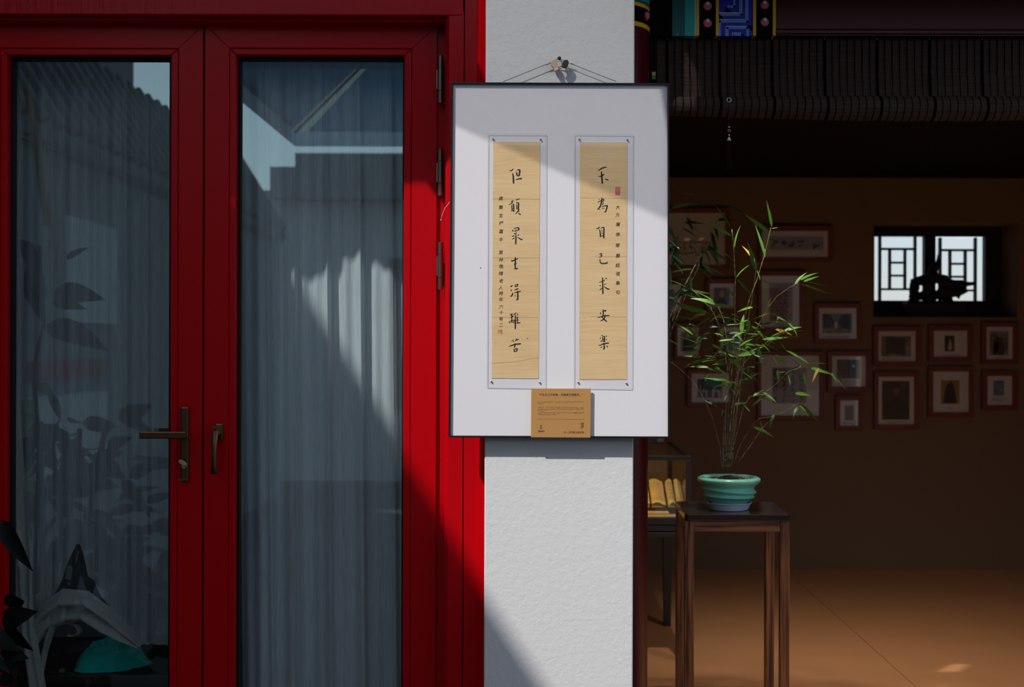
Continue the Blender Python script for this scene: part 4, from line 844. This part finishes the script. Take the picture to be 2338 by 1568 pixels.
MB().lathe((pc.x, pc.y, z0), [(r * sc_, z * sc_) for r, z, t in pp], 64, [t for r, z, t in pp]).build('pot', JADE, plant, smooth=True, angle=1.2)
sb = MB(); sb.grid(lambda u, w: (pc.x + 53 * sc_ * u * math.cos(2 * math.pi * w), pc.y + 53 * sc_ * u * math.sin(2 * math.pi * w), z0 + (66 + 9 * math.exp(-6 * u * u) + .8 * math.sin(19 * u + 9 * w)) * sc_), 10, 28)
sb.build('soil', SOIL, plant, smooth=True)
pbm = MB(); pbm.ball((0, 0, 0), 1, 6, 4); pbme = pbm.mesh('pebble', PEBBLE, True)
random.seed(12)
for k in range(60):
    an = random.uniform(0, 2 * math.pi); rr = random.uniform(26, 51) * sc_; o = bpy.data.objects.new('pebble', pbme); COL.objects.link(o)
    o.location = Vector((pc.x + rr * math.cos(an), pc.y + rr * math.sin(an), z0 + 67.5 * sc_)) - plant.location; o.parent = plant
    s = random.uniform(.0018, .0042); o.scale = (s * 1.3, s, s * .8); o.rotation_euler = (0, 0, an)

# leaf meshes shared by all leaves: pointed blade along +X with a folded midrib
def leaf_mesh(name, m, wid=.10, curl=.10):
    b = MB(); N = 8
    for k in range(N + 1):
        t = k / N; w = wid * (math.sin(math.pi * min(1, t * 1.02) ** .62) ** .9) if 0 < t < 1 else 0.002
        z = -curl * t * t
        b.v += [(t, -w, z + w * .25), (t, 0, z), (t, w, z + w * .25)]
    for k in range(N):
        q = k * 3; b.f += [(q, q + 3, q + 4, q + 1), (q + 1, q + 4, q + 5, q + 2)]
    return b.mesh(name, m, True)
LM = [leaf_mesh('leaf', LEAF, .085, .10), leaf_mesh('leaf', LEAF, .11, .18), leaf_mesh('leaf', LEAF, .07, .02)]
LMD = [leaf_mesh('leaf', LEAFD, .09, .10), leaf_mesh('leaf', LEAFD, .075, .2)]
LMY = leaf_mesh('leaf', LEAFY, .10, .12)
def put_leaf(par, me, a, b, roll=0.0, wscale=1.0, nm='leaf'):
    d_ = b - a; L_ = d_.length
    q = d_.to_track_quat('X', 'Z') @ Quaternion((1, 0, 0), roll)
    o = bpy.data.objects.new(nm, me); COL.objects.link(o); o.parent = par
    w = par.location; o.location = a - w; o.rotation_mode = 'QUATERNION'; o.rotation_quaternion = q; o.scale = (L_, L_ * wscale, L_); return o
random.seed(21)
culms = [  # main stems as pixel paths with distance offsets
 ([(1656, 1068), (1661, 990), (1668, 900), (1677, 760), (1679, 640), (1675, 560), (1671, 524)], .0016, 0.0, CULMD),
 ([(1660, 1068), (1668, 960), (1681, 860), (1696, 740), (1712, 680), (1728, 640), (1746, 580), (1760, 520)], .0016, .03, CULM),
 ([(1665, 1066), (1672, 980), (1686, 850), (1702, 760), (1716, 690), (1726, 620), (1722, 590)], .0013, -.03, CULM),
 ([(1650, 1068), (1652, 980), (1660, 910), (1668, 820), (1650, 760), (1630, 715), (1600, 680), (1580, 660)], .0012, .05, CULM),
 ([(1648, 1070), (1644, 1020), (1626, 952), (1604, 904), (1580, 868), (1554, 844), (1533, 827)], .0011, -.02, CULM),
 ([(1675, 1062), (1688, 1020), (1706, 990), (1720, 966), (1735, 955), (1768, 950)], .0011, -.06, CULM),
 ([(1683, 1058), (1710, 1022), (1742, 975), (1770, 948), (1795, 938), (1815, 925)], .0012, -.05, CULM),
 ([(1662, 1066), (1680, 1000), (1697, 930), (1712, 905), (1742, 900), (1770, 878), (1800, 848), (1830, 838)], .0012, .02, CULM),
 ([(1668, 1066), (1678, 960), (1687, 905), (1683, 850), (1706, 820), (1745, 810), (1800, 815)], .0011, .06, CULM),
 ([(1655, 1066), (1658, 940), (1662, 860), (1655, 800), (1640, 740), (1622, 700), (1608, 690)], .0012, .08, CULMD),
 ([(1664, 1066), (1670, 930), (1690, 840), (1715, 810), (1752, 780), (1790, 760)], .0012, .04, CULM),
 ([(1670, 1064), (1690, 880), (1705, 790), (1755, 700), (1775, 675), (1805, 655), (1822, 646)], .0013, -.04, CULM),
 ([(1652, 1068), (1655, 990), (1660, 880), (1664, 800), (1652, 730), (1640, 700)], .0014, .10, CULMD),
 ([(1658, 1066), (1664, 900), (1676, 800), (1690, 770)], .0015, -.01, CULMD),
 ([(1667, 1064), (1676, 930), (1690, 870), (1700, 800)], .0015, .02, CULMD),
 ([(1672, 1064), (1679, 950), (1690, 905), (1692, 880)], .001, -.03, CULM),
 ([(1600, 900), (1597, 850), (1595, 810), (1592, 770)], .0008, .02, CULM)]
NODE = mat('culm_node', (0.42, 0.38, 0.22), .5)
for path, r, off, m in culms:
    n = len(path); pts = [P(x, y, pdp + off * (k / (n - 1)) * 2.0) for k, (x, y) in enumerate(path)]
    dense = []
    for k in range(n - 1):
        for s in range(3): dense.append(pts[k].lerp(pts[k + 1], s / 3))
    dense.append(pts[-1]); nn = len(dense)
    c_o = MB().tube(dense, [.8 * r * (1 - .55 * k / (nn - 1)) for k in range(nn)], 6).build('culm', m, plant, smooth=True)
T = [ # traced leaves: base x,y, tip x,y, mesh index
 (1671,524,1625,455,2),(1671,540,1605,502,2),(1678,565,1682,514,1),(1676,597,1622,552,2),(1680,636,1707,598,1),(1682,637,1717,675,2),(1680,682,1656,650,1),
 (1762,519,1751,457,2),(1757,532,1700,488,2),(1762,522,1777,519,2),(1747,588,1725,511,2),(1756,562,1773,536,1),(1728,620,1706,550,2),(1726,600,1698,558,2),(1735,640,1722,592,1),
 (1828,640,1866,616,1),(1815,650,1838,618,1),(1834,643,1870,630,2),(1834,643,1891,652,2),(1826,648,1890,669,2),
 (1752,708,1757,676,1),(1772,715,1717,720,1),(1740,640,1765,652,2),(1740,640,1752,710,2),
 (1576,665,1536,632,1),(1578,665,1545,630,2),(1634,695,1582,674,1),(1630,690,1592,660,1),(1612,716,1534,688,2),(1612,716,1545,698,2),(1612,718,1580,718,2),
 (1634,697,1680,698,2),(1634,694,1683,702,2),(1645,700,1616,722,1),(1634,700,1660,735,2),
 (1592,770,1540,735,2),(1594,775,1565,738,2),(1595,785,1548,766,2),(1592,775,1620,752,1),(1596,772,1580,735,2),(1594,790,1550,792,2),(1596,800,1600,770,1),
 (1600,822,1560,832,1),(1618,838,1568,836,2),(1600,815,1560,812,2),(1590,800,1572,815,2),(1618,850,1608,870,1),(1616,862,1640,868,2),
 (1668,872,1608,862,2),(1668,878,1618,884,2),(1660,902,1652,916,1),(1652,935,1645,950,1),(1640,820,1610,806,1),(1664,830,1700,812,1),
 (1700,786,1755,790,2),(1712,784,1690,808,1),(1730,790,1738,830,1),(1740,785,1760,805,2),(1706,760,1712,725,1),(1694,760,1695,715,1),
 (1740,775,1800,770,2),(1760,770,1815,742,1),(1765,772,1825,768,2),(1745,785,1795,808,2),(1770,752,1812,762,2),(1790,755,1830,742,1),(1772,730,1820,755,2),
 (1765,746,1818,735,1),(1800,737,1824,763,1),(1790,720,1813,748,2),(1755,715,1790,722,1),(1780,722,1770,735,1),(1745,735,1800,742,2),
 (1720,810,1770,795,1),(1770,810,1795,830,1),(1765,815,1778,838,2),(1800,815,1835,835,1),(1795,800,1850,830,2),(1825,838,1886,820,1),(1838,832,1850,838,2),
 (1850,842,1898,848,1),(1870,840,1852,872,1),(1880,845,1940,882,1),(1898,850,1912,876,2),(1912,858,1930,880,2),(1830,835,1800,845,1),(1820,845,1830,870,1),(1800,848,1770,852,2),(1835,850,1838,882,1),(1800,855,1805,880,2),(1775,845,1780,875,1),
 (1735,960,1745,998,1),(1768,945,1755,975,1),(1780,945,1775,920,1),(1790,925,1808,955,1),(1822,928,1808,952,1),(1810,922,1840,945,1),(1825,925,1850,950,1),(1815,918,1860,928,2),(1822,922,1875,958,1),(1800,945,1820,950,2),(1810,940,1840,975,2),(1720,975,1770,992,1),(1745,985,1758,1000,1),
 (1712,940,1695,920,2),(1720,905,1745,885,1),(1742,896,1775,915,1),(1700,870,1735,845,1),(1690,875,1712,872,1),(1695,850,1720,862,1),(1706,840,1714,832,1),(1704,836,1712,852,1),(1676,815,1640,800,2),(1680,800,1652,780,1),(1690,790,1715,770,1),(1668,770,1640,755,1)]
for k, (x0, y0, x1, y1, mi) in enumerate(T):
    off = random.uniform(-.05, .06); a = P(x0, y0, pdp + off); b = P(x1, y1, pdp + off + random.uniform(-.03, .03))
    put_leaf(plant, LM[mi] if k % 17 != 13 else LMY, a, b, random.uniform(-.9, .9))
random.seed(4)
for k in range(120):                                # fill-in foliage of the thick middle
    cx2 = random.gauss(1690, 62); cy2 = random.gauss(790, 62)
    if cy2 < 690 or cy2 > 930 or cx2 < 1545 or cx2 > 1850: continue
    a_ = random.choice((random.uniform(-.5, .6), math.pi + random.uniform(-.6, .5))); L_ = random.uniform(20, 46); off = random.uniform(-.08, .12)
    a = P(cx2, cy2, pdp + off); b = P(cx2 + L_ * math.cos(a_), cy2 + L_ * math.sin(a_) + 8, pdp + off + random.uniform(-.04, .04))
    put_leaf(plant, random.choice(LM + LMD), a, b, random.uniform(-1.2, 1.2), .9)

# second, darker bamboo standing behind the pillar
pd2 = 4.75
pl2 = thing('dark_bamboo', P(1350, 1500, pd2), 'dark shaded bamboo leaning out from behind the framed calligraphy', 'plant')
random.seed(9); b0 = Vector((P(1350, 1300, pd2).x, pd2, 0))
MB().lathe((b0.x, b0.y, 0), [(.09, 0), (.11, .02), (.13, .20), (.14, .22), (.12, .22), (.11, .19)], 28).build('pot', mat('dark_clay', (.05, .03, .025), .5), pl2, smooth=True, angle=.7)
MB().lathe((b0.x, b0.y, 0), [(.1, .18), (.115, .185)], 20).build('soil', SOIL, pl2)
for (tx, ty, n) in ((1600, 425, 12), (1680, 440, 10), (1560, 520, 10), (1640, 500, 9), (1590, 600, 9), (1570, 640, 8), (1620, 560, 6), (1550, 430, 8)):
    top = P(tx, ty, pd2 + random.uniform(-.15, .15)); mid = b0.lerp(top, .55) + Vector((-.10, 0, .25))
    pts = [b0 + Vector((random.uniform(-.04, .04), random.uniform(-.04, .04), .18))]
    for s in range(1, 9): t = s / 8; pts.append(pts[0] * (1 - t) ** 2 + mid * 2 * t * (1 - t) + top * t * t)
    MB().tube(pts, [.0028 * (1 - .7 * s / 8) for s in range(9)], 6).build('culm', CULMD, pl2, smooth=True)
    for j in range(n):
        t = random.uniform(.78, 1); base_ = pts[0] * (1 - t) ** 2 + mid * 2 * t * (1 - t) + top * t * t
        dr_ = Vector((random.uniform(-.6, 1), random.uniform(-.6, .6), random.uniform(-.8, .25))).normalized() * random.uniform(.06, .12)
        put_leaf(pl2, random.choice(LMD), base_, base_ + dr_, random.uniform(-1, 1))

# ================================================================== behind the glazed doors
def curtain(x0p, x1p, d, folds, amp, top, hem, m, label, nm='sheer_curtain', seed=1, nu=260, nv=70, drift=0):
    rnd = random.Random(seed); ph = [rnd.uniform(0, 6.28) for _ in range(6)]
    edges = [x0p] + folds + [x1p]
    def fn(u, w):
        xp = x0p + (x1p - x0p) * u
        k = max(j for j in range(len(edges) - 1) if edges[j] <= xp + 1e-6); t = (xp - edges[k]) / max(1e-6, edges[k + 1] - edges[k])
        saw = (t ** 1.6) if t < .93 else (1 - t) / .07 * .89            # pleats: slow swell, sharp return
        yp = top + (hem(xp) - top) * w
        y = d - amp * saw * (.75 + .25 * math.sin(2.1 * w + ph[k % 6])) + .006 * math.sin(xp * .07 + 3 * w + ph[0]) + .004 * math.sin(xp * .19 + ph[1] + w)
        v = P(xp + drift * w * (1 - .3 * u), yp, d); return (v.x, y, v.z)
    return MB().grid(fn, nu, nv).build(nm, m, None, smooth=True, label=label, cat='curtain')
curtain(536, 960, 3.775, [617, 676, 752, 828, 900], .045, 60, lambda x: 1780, SHEER, 'pale sheer curtain in vertical pleats behind the door beside the pillar', seed=2, drift=20)
def hem_l(x):
    pts = [(-60, 1500), (60, 1500), (110, 1385), (140, 1330), (165, 1268), (176, 1242), (186, 1240), (196, 1262), (206, 1312), (235, 1362), (285, 1424), (320, 1464), (360, 1472), (460, 1478)]
    for (a, fa), (b, fb_) in zip(pts[:-1], pts[1:]):
        if a <= x <= b: return fa + (fb_ - fa) * (x - a) / (b - a)
    return pts[-1][1]
curtain(-60, 440, 3.80, [43, 117, 213, 300, 345], .032, 60, hem_l, SHEER2, 'grey sheer curtain with a lifted hem behind the lever-handle door', seed=5)
def drape(up, lo, d0, bulge, m, nm, label, wav=5, nu=60, nv=16, par=None):
    def at(pl, u):
        s = u * (len(pl) - 1); k = min(int(s), len(pl) - 2); t = s - k; t = t * t * (3 - 2 * t)
        return (pl[k][0] + (pl[k + 1][0] - pl[k][0]) * t, pl[k][1] + (pl[k + 1][1] - pl[k][1]) * t)
    def fn(u, w):
        a, b = at(up, u), at(lo, u); x, y = a[0] + (b[0] - a[0]) * w, a[1] + (b[1] - a[1]) * w
        v = P(x, y, d0); return (v.x, d0 - bulge * math.sin(math.pi * w) + bulge * .45 * math.sin(w * wav * 2 + 2.5 * u) + .006 * math.sin(9 * u + 6 * w), v.z)
    return MB().grid(fn, nu, nv).build(nm, m, par, smooth=True, label=label, cat='curtain')
drape([(62, 1420), (100, 1375), (140, 1345), (200, 1350), (250, 1390), (300, 1440), (330, 1468)], [(80, 1480), (112, 1440), (150, 1424), (190, 1420), (235, 1448), (285, 1466), (318, 1475)], 3.77, .035, CLOTH, 'gathered_curtain', 'gathered curtain cloth sagging above the teal towel', wav=6)
drape([(28, 900), (30, 1100), (38, 1300), (46, 1450), (70, 1600)], [(46, 900), (58, 1100), (76, 1290), (80, 1430), (110, 1600)], 3.735, .02, CLOTH, 'curtain_bundle', 'narrow bundle of pale curtain hanging at the door edge', wav=5)
drape([(100, 1440), (96, 1480), (86, 1530), (80, 1600)], [(128, 1425), (112, 1475), (100, 1540), (90, 1600)], 3.765, .012, CLOTH, 'curtain_tail', 'short tail of curtain cloth falling to the sill', wav=3)
sp = [(112, 1432), (135, 1424), (160, 1424), (176, 1434), (174, 1448), (160, 1454), (148, 1448)]
lb = MB(); n = len(sp)
for k, (x, y) in enumerate(sp):
    a = P(x, y, 3.76); lb.v += [tuple(a), (a.x + .006, a.y + .035, a.z - .006)]
for k in range(n - 1): lb.f.append((2 * k, 2 * k + 1, 2 * k + 3, 2 * k + 2))
o = lb.build('cloth_strap', mat('canvas_strap', (0.55, 0.50, 0.42), .85), None, smooth=True, label='looped beige cloth strap under the sagging curtain', cat='strap')
sm = o.modifiers.new('solid', 'SOLIDIFY'); sm.thickness = .003; ss = o.modifiers.new('sub', 'SUBSURF'); ss.levels = 2; ss.render_levels = 2
zs = P(240, 1530, 3.86).z
cab = thing('low_cabinet', (-1.2, 4.0, 0), 'dark low cabinet behind the glass under the towel', 'cabinet')
MB().box(-2.4, P(440, 0, 3.86).x, 3.80, 4.30, zs - .03, zs).build('cabinet_top', DARKWOOD, cab, bevel=.003)
MB().box(-2.38, P(440, 0, 3.86).x - .02, 3.82, 4.28, -0.02, zs - .03).build('cabinet_body', DARKWOOD, cab)
tc_ = P(246, 1502, 3.90)
def tow(u, w):
    an = 2 * math.pi * u; r = w; rx, ry2 = S(84, 3.9), .095
    sh = 1 + .07 * math.sin(3 * an + 1) + .05 * math.sin(5 * an)
    hgt = .080 * (1 - r ** 3.6) * (1 + .10 * math.sin(an + .6)) - .030 * math.exp(-16 * r * r)
    hgt += .020 * abs(math.sin((an + r * 15) * .5)) * (r > .06) * (1 - r * .6) - .010 + .007 * math.sin(5 * an + 11 * r) * r
    return (tc_.x + rx * r * sh * math.cos(an), 3.92 + ry2 * r * sh * math.sin(an), zs + max(.0015, hgt) + .0)
MB().grid(tow, 90, 40).build('towel', TEAL, None, smooth=True, label='crumpled teal towel on the dark cabinet behind the glass', cat='towel')
MB().pbox(133, 1484, 146, 1492, 3.83, 3.85).build('clasp', mat('brass_clasp', (.35, .26, .05), .4, metal=.6), None, bevel=.002, label='small brass clasp on the dark cabinet', cat='clasp')
bpy.data.objects['clasp'].location.z = zs - P(139, 1492, 3.83).z

# ================================================================== courtyard in front (seen mirrored in the glass)
PAVE = mat('courtyard_stone', (0.07, 0.068, 0.065), .85, noise=(3, .4, (.05, .049, .047)))
MB().box(-12, 12, -14, 3.40, -.25, -.20).build('ground', PAVE, kind='structure')
MB().box(-12, 12, 7.4, 30, -.25, -.20).build('ground_back', PAVE, kind='structure')
MB().box(-5, 3.9, 3.30, 3.72, -.30, -.03).build('floor_plinth', PAVE, kind='structure')
# side wing
GREYW = mat('grey_render', (0.30, 0.32, 0.325), .9, noise=(2, .4, (.24, .255, .26)))
wing = thing('side_wing', (-2.8, -1, -.2), 'grey single-storey wing with tiled roof mirrored in the lever-handle door', 'building')
WX, WE0, WE1 = -2.6, 2.6, -4.9
MB().box(-3.05, WX, WE1, WE0, -.2, 2.38).build('wing_wall', GREYW, wing)
MB().box(WX - .05, WX + .03, WE1, WE0, 2.38, 2.46).build('eave_board', mat('pale_eave', (.36, .38, .38), .8), wing)
rf = MB(); rf.v = [(WX + .06, WE1, 2.46), (WX + .06, WE0, 2.46), (-3.9, WE0, 3.75), (-3.9, WE1, 3.75), (WX + .06, WE1, 2.40), (WX + .06, WE0, 2.40), (-3.9, WE0, 3.69), (-3.9, WE1, 3.69)]
rf.v = [(x if z < 3 else -3.05, y, z if z < 3 else (3.28 if z > 3.7 else 3.22)) for x, y, z in rf.v]
rf.f = [(0, 1, 2, 3), (7, 6, 5, 4), (0, 4, 5, 1), (1, 5, 6, 2), (2, 6, 7, 3), (3, 7, 4, 0)]; rfo = rf.build('wing_roof', TILE, wing)
tr_ = MB(); tr_.tube([(WX + .05, 0, 2.50), (-3.03, 0, 3.27)], .045, 6); tm = tr_.mesh('roof_tile_row', TILE)
for k in range(34):
    o = bpy.data.objects.new('tile_row', tm); COL.objects.link(o); o.parent = wing; o.location = Vector((0, WE1 + .1 + k * .22, 0)) - wing.location
def wplate(px0, py0, px1, py1, m, nm, proud, par=None, **kw):  # thing on the wing wall given by its mirrored outline
    def on(px, py):
        vd = 2.0; 
        for _ in range(40):
            v = P(px, py, vd); vd *= (WX + proud) / v.x if v.x < 0 else 1
        v = R(px, py, vd); return v
    a, b = on(px0, py0), on(px1, py1)
    return MB().box(WX - .0 + .002, WX + proud, a.y, b.y, b.z, a.z).build(nm, m, par, **kw)
SIGNW = mat('white_sign', (.70, .72, .72), .6)
wplate(150, 490, 268, 740, SIGNW, 'wall_sign', .03, None, label='white framed notice mirrored faintly in the lever-handle door', cat='sign')
wplate(80, 912, 246, 1052, SIGNW, 'wall_box', .12, None, label='white wall box mirrored low in the lever-handle door', cat='box')
wplate(80, 826, 244, 858, mat('red_banner', (.35, .03, .05), .7), 'wall_banner', .04, None, label='narrow red banner mirrored above the white wall box', cat='banner')
MB().tube([R(60, 200, 5.6), R(88, 350, 5.72), R(112, 512, 5.85)], [.012, .022, .028], 8).build('wooden_strut', mat('ochre_timber', (.42, .24, .05), .6), None, label='slanting ochre timber strut mirrored in the lever-handle door', cat='strut')
# taller block beyond the wing; its edge draws the slanting shade across the doors
tall = thing('tall_block', (-5, 1.2, -.2), 'grey two-storey block beyond the side wing', 'building')
TX, TZ = -3.06, 5.05
MB().box(-6.5, TX - .06, -1.95, 3.4, -.2, TZ - .10).build('block_wall', GREYW, tall)
MB().box(-6.7, TX, -2.1, 3.4, TZ - .10, TZ).build('block_roof', TILE, tall)
# opposite house
opp = thing('opposite_house', (2, -6, -.2), 'pale house with grey-green roof mirrored across the courtyard', 'building')
OY = -6.0; OV = 2 * GLASS_Y - OY
ze = 1.35 + (784 - 458) * OV / F; zr = 1.35 + (784 - 362) * OV / F
MB().box(-2.3, 8, OY - .2, OY, -.2, ze).build('house_wall', mat('pale_house_render', (.62, .63, .63), .9), opp)
MB().prism([(-2.6, ze - .02), (8, ze - .02), (8, zr), (-2.6, zr)], OY - .1, OY + .35).build('house_roof', mat('grey_green_roof', (.13, .17, .16), .8), opp)
p = R(650, 430, OV); MB().box(p.x - .12, p.x + .16, OY - .1, OY + .2, ze, 1.35 + (784 - 388) * OV / F).build('chimney', GREYW, opp)
MB().box(-7, -2.3, OY - .15, OY, -.2, 1.35 + (784 - 436) * OV / F).build('yard_wall', MATS['pale_house_render'], opp)
for k in range(9):
    MB().box(-1.6 + k * 1.05, -.9 + k * 1.05, OY, OY + .03, .6, 2.3).build('house_window', mat('house_window', (.10, .12, .13), .2), opp)
# blue parasol overhead (its underside is mirrored at the top of the door beside the pillar)
par = thing('parasol', (1.9, -.9, -.2), 'blue and yellow parasol mirrored in the top of the hinged door', 'parasol')
px0, px1, py0, py1, pz = -1.61, 0.8, -.72, 1.55, 2.78
ap = ((px0 + px1) / 2, (py0 + py1) / 2, 3.55); crn = [(px0, py0, pz), (px1, py0, pz), (px1, py1, pz), (px0, py1, pz)]
PBL = cloth_mat('blue_canvas', (.30, .46, .62), .0); PYE = cloth_mat('yellow_canvas', (.42, .45, .42), .0)
for k in range(4):
    a, b = Vector(crn[k]), Vector(crn[(k + 1) % 4]); c = Vector(ap)
    cb2 = MB(); q1, q2 = a.lerp(b, .035), a.lerp(b, .965); cb2.v = [tuple(q1), tuple(q2), tuple(c), tuple(q1 + Vector((0, 0, .004))), tuple(q2 + Vector((0, 0, .004))), tuple(c + Vector((0, 0, .004)))]
    cb2.f = [(0, 2, 1), (3, 4, 5), (0, 1, 4, 3), (1, 2, 5, 4), (2, 0, 3, 5)]; cb2.build('canopy_panel', PBL, par)
    sbm = MB(); prev = Vector(crn[(k + 3) % 4]); q3 = a.lerp(prev, .035); sbm.v = [tuple(q3), tuple(a), tuple(q1), tuple(c)]; sbm.f = [(0, 1, 3), (1, 2, 3)]; sbm.build('canopy_seam', PYE, par)
    vb = MB(); e = Vector((0, 0, .10)); vb.v = [tuple(a), tuple(b), tuple(b - e), tuple(a - e)]; vb.f = [(0, 1, 2, 3)]; vb.build('valance', PYE if k == 5 else PBL, par)
    MB().tube([a, c], .012, 6).build('rib', VITMETAL, par)
MB().tube([(1.95, -.9, -.2), (1.95, -.9, 3.75)], .03, 10).build('pole', VITMETAL, par); MB().tube([(1.95, -.9, 3.75), ap], .02, 8).build('arm', VITMETAL, par)

# rubber plant in front of the lever-handle door: some leaves in view, most only mirrored
rpt = thing('rubber_plant', R(20, 1700, 4.15), 'dark broad-leaved plant outside the lever-handle door', 'plant')
LMP = [leaf_mesh('broad_leaf', PLANT, .24, .12), leaf_mesh('broad_leaf', PLANT, .19, .22)]
PV = 4.15
RL = [(60,640,110,740,1),(45,545,100,660,0),(100,700,45,550,1),(152,592,198,558,1),(122,668,236,676,0),(118,690,200,700,1),(104,742,250,790,0),(80,876,126,906,0),(95,960,70,1040,1),(110,985,165,1000,0),(120,1040,60,1085,1),(130,1020,215,1036,0),(140,1060,218,1082,0),(160,1090,245,1066,0),(120,1110,60,1180,0),(150,1120,240,1110,0),(160,1150,235,1180,1),(140,1170,80,1250,0),(150,1190,225,1220,0),(170,1225,280,1240,0),(210,1255,352,1290,0),(205,1270,330,1310,0),(195,1290,320,1330,1),(150,1240,90,1310,0),(160,1010,90,960,1),(110,900,150,960,1),(140,1130,200,1070,0),(120,1080,180,1130,0),(160,1180,110,1130,1),(90,1010,150,1070,0),
      (130,1300,60,1360,0),(150,1330,80,1420,0),(120,1350,190,1400,1)]
random.seed(33)
for (x0, y0, x1, y1, mi) in RL:
    v = PV + random.uniform(-.06, .06); a = R(x0, y0, v); b = R(x1, y1, v + random.uniform(-.07, .07)); put_leaf(rpt, LMP[mi], a, b, random.uniform(-.6, .6) + math.pi / 2 * random.choice((-.6, .6)), 1.0, 'broad_leaf')
for (x0, y0, x1, y1) in ((4, 1186, 66, 1306), (10, 1380, 62, 1366), (5, 1420, 78, 1395), (5, 1445, 86, 1478), (0, 1490, 60, 1500), (0, 1520, 44, 1512), (5, 1400, 50, 1440), (0, 1545, 36, 1560)):
    a, b = P(x0, y0, 3.18), P(x1, y1, 3.14); put_leaf(rpt, LMP[0], a, b, random.choice((-1.1, 1.0, 1.3)), .62 if y0 == 1186 else 1.1, 'broad_leaf')
for pts in ([(60, 1700), (80, 1300), (90, 1000), (75, 850), (100, 740), (90, 560)], [(90, 1700), (140, 1200), (120, 1000)], [(110, 1700), (170, 1300), (160, 1150)], [(30, 1700), (50, 1400), (60, 1250)]):
    MB().tube([R(x, y, PV) for x, y in pts], .007, 6).build('stem', mat('brown_stem', (.05, .035, .025), .8), rpt, smooth=True)
q = R(70, 1700, PV); MB().lathe((q.x, q.y, -.2), [(.13, 0), (.15, .02), (.19, .32), (.20, .34), (.18, .34), (.17, .30)], 28).build('pot', mat('brown_glazed_pot', (.06, .03, .02), .4), rpt, smooth=True, angle=.7)

# dense dark shrub added out of view to dim the lower doors, beside the rubber plant, mirrored as a leafy mass in the lower part of the lever-handle door
shb = thing('shade_shrub', (-1.95, 2.6, -.2), 'added dense dark shrub dimming the foot of the lever-handle door', 'plant')
random.seed(71)
for k in range(240):
    an, hh_ = random.uniform(0, 6.283), random.uniform(.15, 1.2); rr = .52 * math.sqrt(random.random()) * (1 - .25 * hh_)
    a = Vector((-1.95 + rr * math.cos(an), 2.55 + rr * .75 * math.sin(an), hh_ - .15)); d_ = Vector((math.cos(an), math.sin(an), random.uniform(-.6, .6))).normalized() * random.uniform(.12, .22)
    put_leaf(shb, LMP[k % 2], a, a + d_, random.uniform(-1.5, 1.5), 1.0, 'broad_leaf')
for k in range(5): MB().tube([(-1.95 + .03 * k - .06, 2.55, .05), (-1.95 + .12 * (k - 2), 2.55 + .05 * (k % 3 - 1), 1.0)], .012, 6).build('stem', MATS['brown_stem'], shb)
MB().lathe((-1.95, 2.55, -.2), [(.20, 0), (.23, .02), (.28, .34), (.29, .36), (.26, .36), (.25, .32)], 28).build('pot', MATS['brown_glazed_pot'], shb, smooth=True, angle=.7)

# ================================================================== spotlights on the ceiling just inside the open room
GLOWM = mat('spot_lens_glow', (1, .8, .55), .4, emit=((1.0, .72, .42), 0.6)); HOUS = mat('spot_housing', (.02, .02, .02), .4, metal=.4)
for k, (px_, w_, tx, lab) in enumerate(((1662, 50, .72, 'black ceiling spotlight nearest the pillar behind the blind'), (2062, 26, 1.7, 'black ceiling spotlight in the middle behind the blind'), (2132, 22, 2.3, 'black ceiling spotlight farthest from the pillar behind the blind'))):
    c = P(px_, 168, 4.15); c.z = zc - .07
    sp_ = thing('spotlight', (c.x, c.y, zc), lab, 'spotlight', 'ceiling spotlights behind the blind')
    MB().tube([(c.x, c.y, zc), (c.x, c.y, c.z)], .008, 8).build('spot_stem', HOUS, sp_)
    dv = (Vector((tx, 4.6 if k == 0 else 5.0, 0)) - c).normalized(); MB().tube([c - dv * .03, c + dv * .05], [.028, .034], 16).build('spot_housing', HOUS, sp_)
    MB().tube([c + dv * .0505, c + dv * .053], .028, 16).build('spot_lens', GLOWM, sp_)
    ld = bpy.data.lights.new('spot_lamp', 'SPOT'); ld.energy = w_; ld.color = (1.0, .90, .78) if k == 0 else (1.0, .74, .48); ld.spot_size = 1.5; ld.spot_blend = 1.0; ld.shadow_soft_size = .03
    lo = bpy.data.objects.new('spot_lamp', ld); COL.objects.link(lo); lo.parent = sp_; lo.location = c + dv * .06 - sp_.location; lo.rotation_euler = dv.to_track_quat('-Z', 'Y').to_euler()
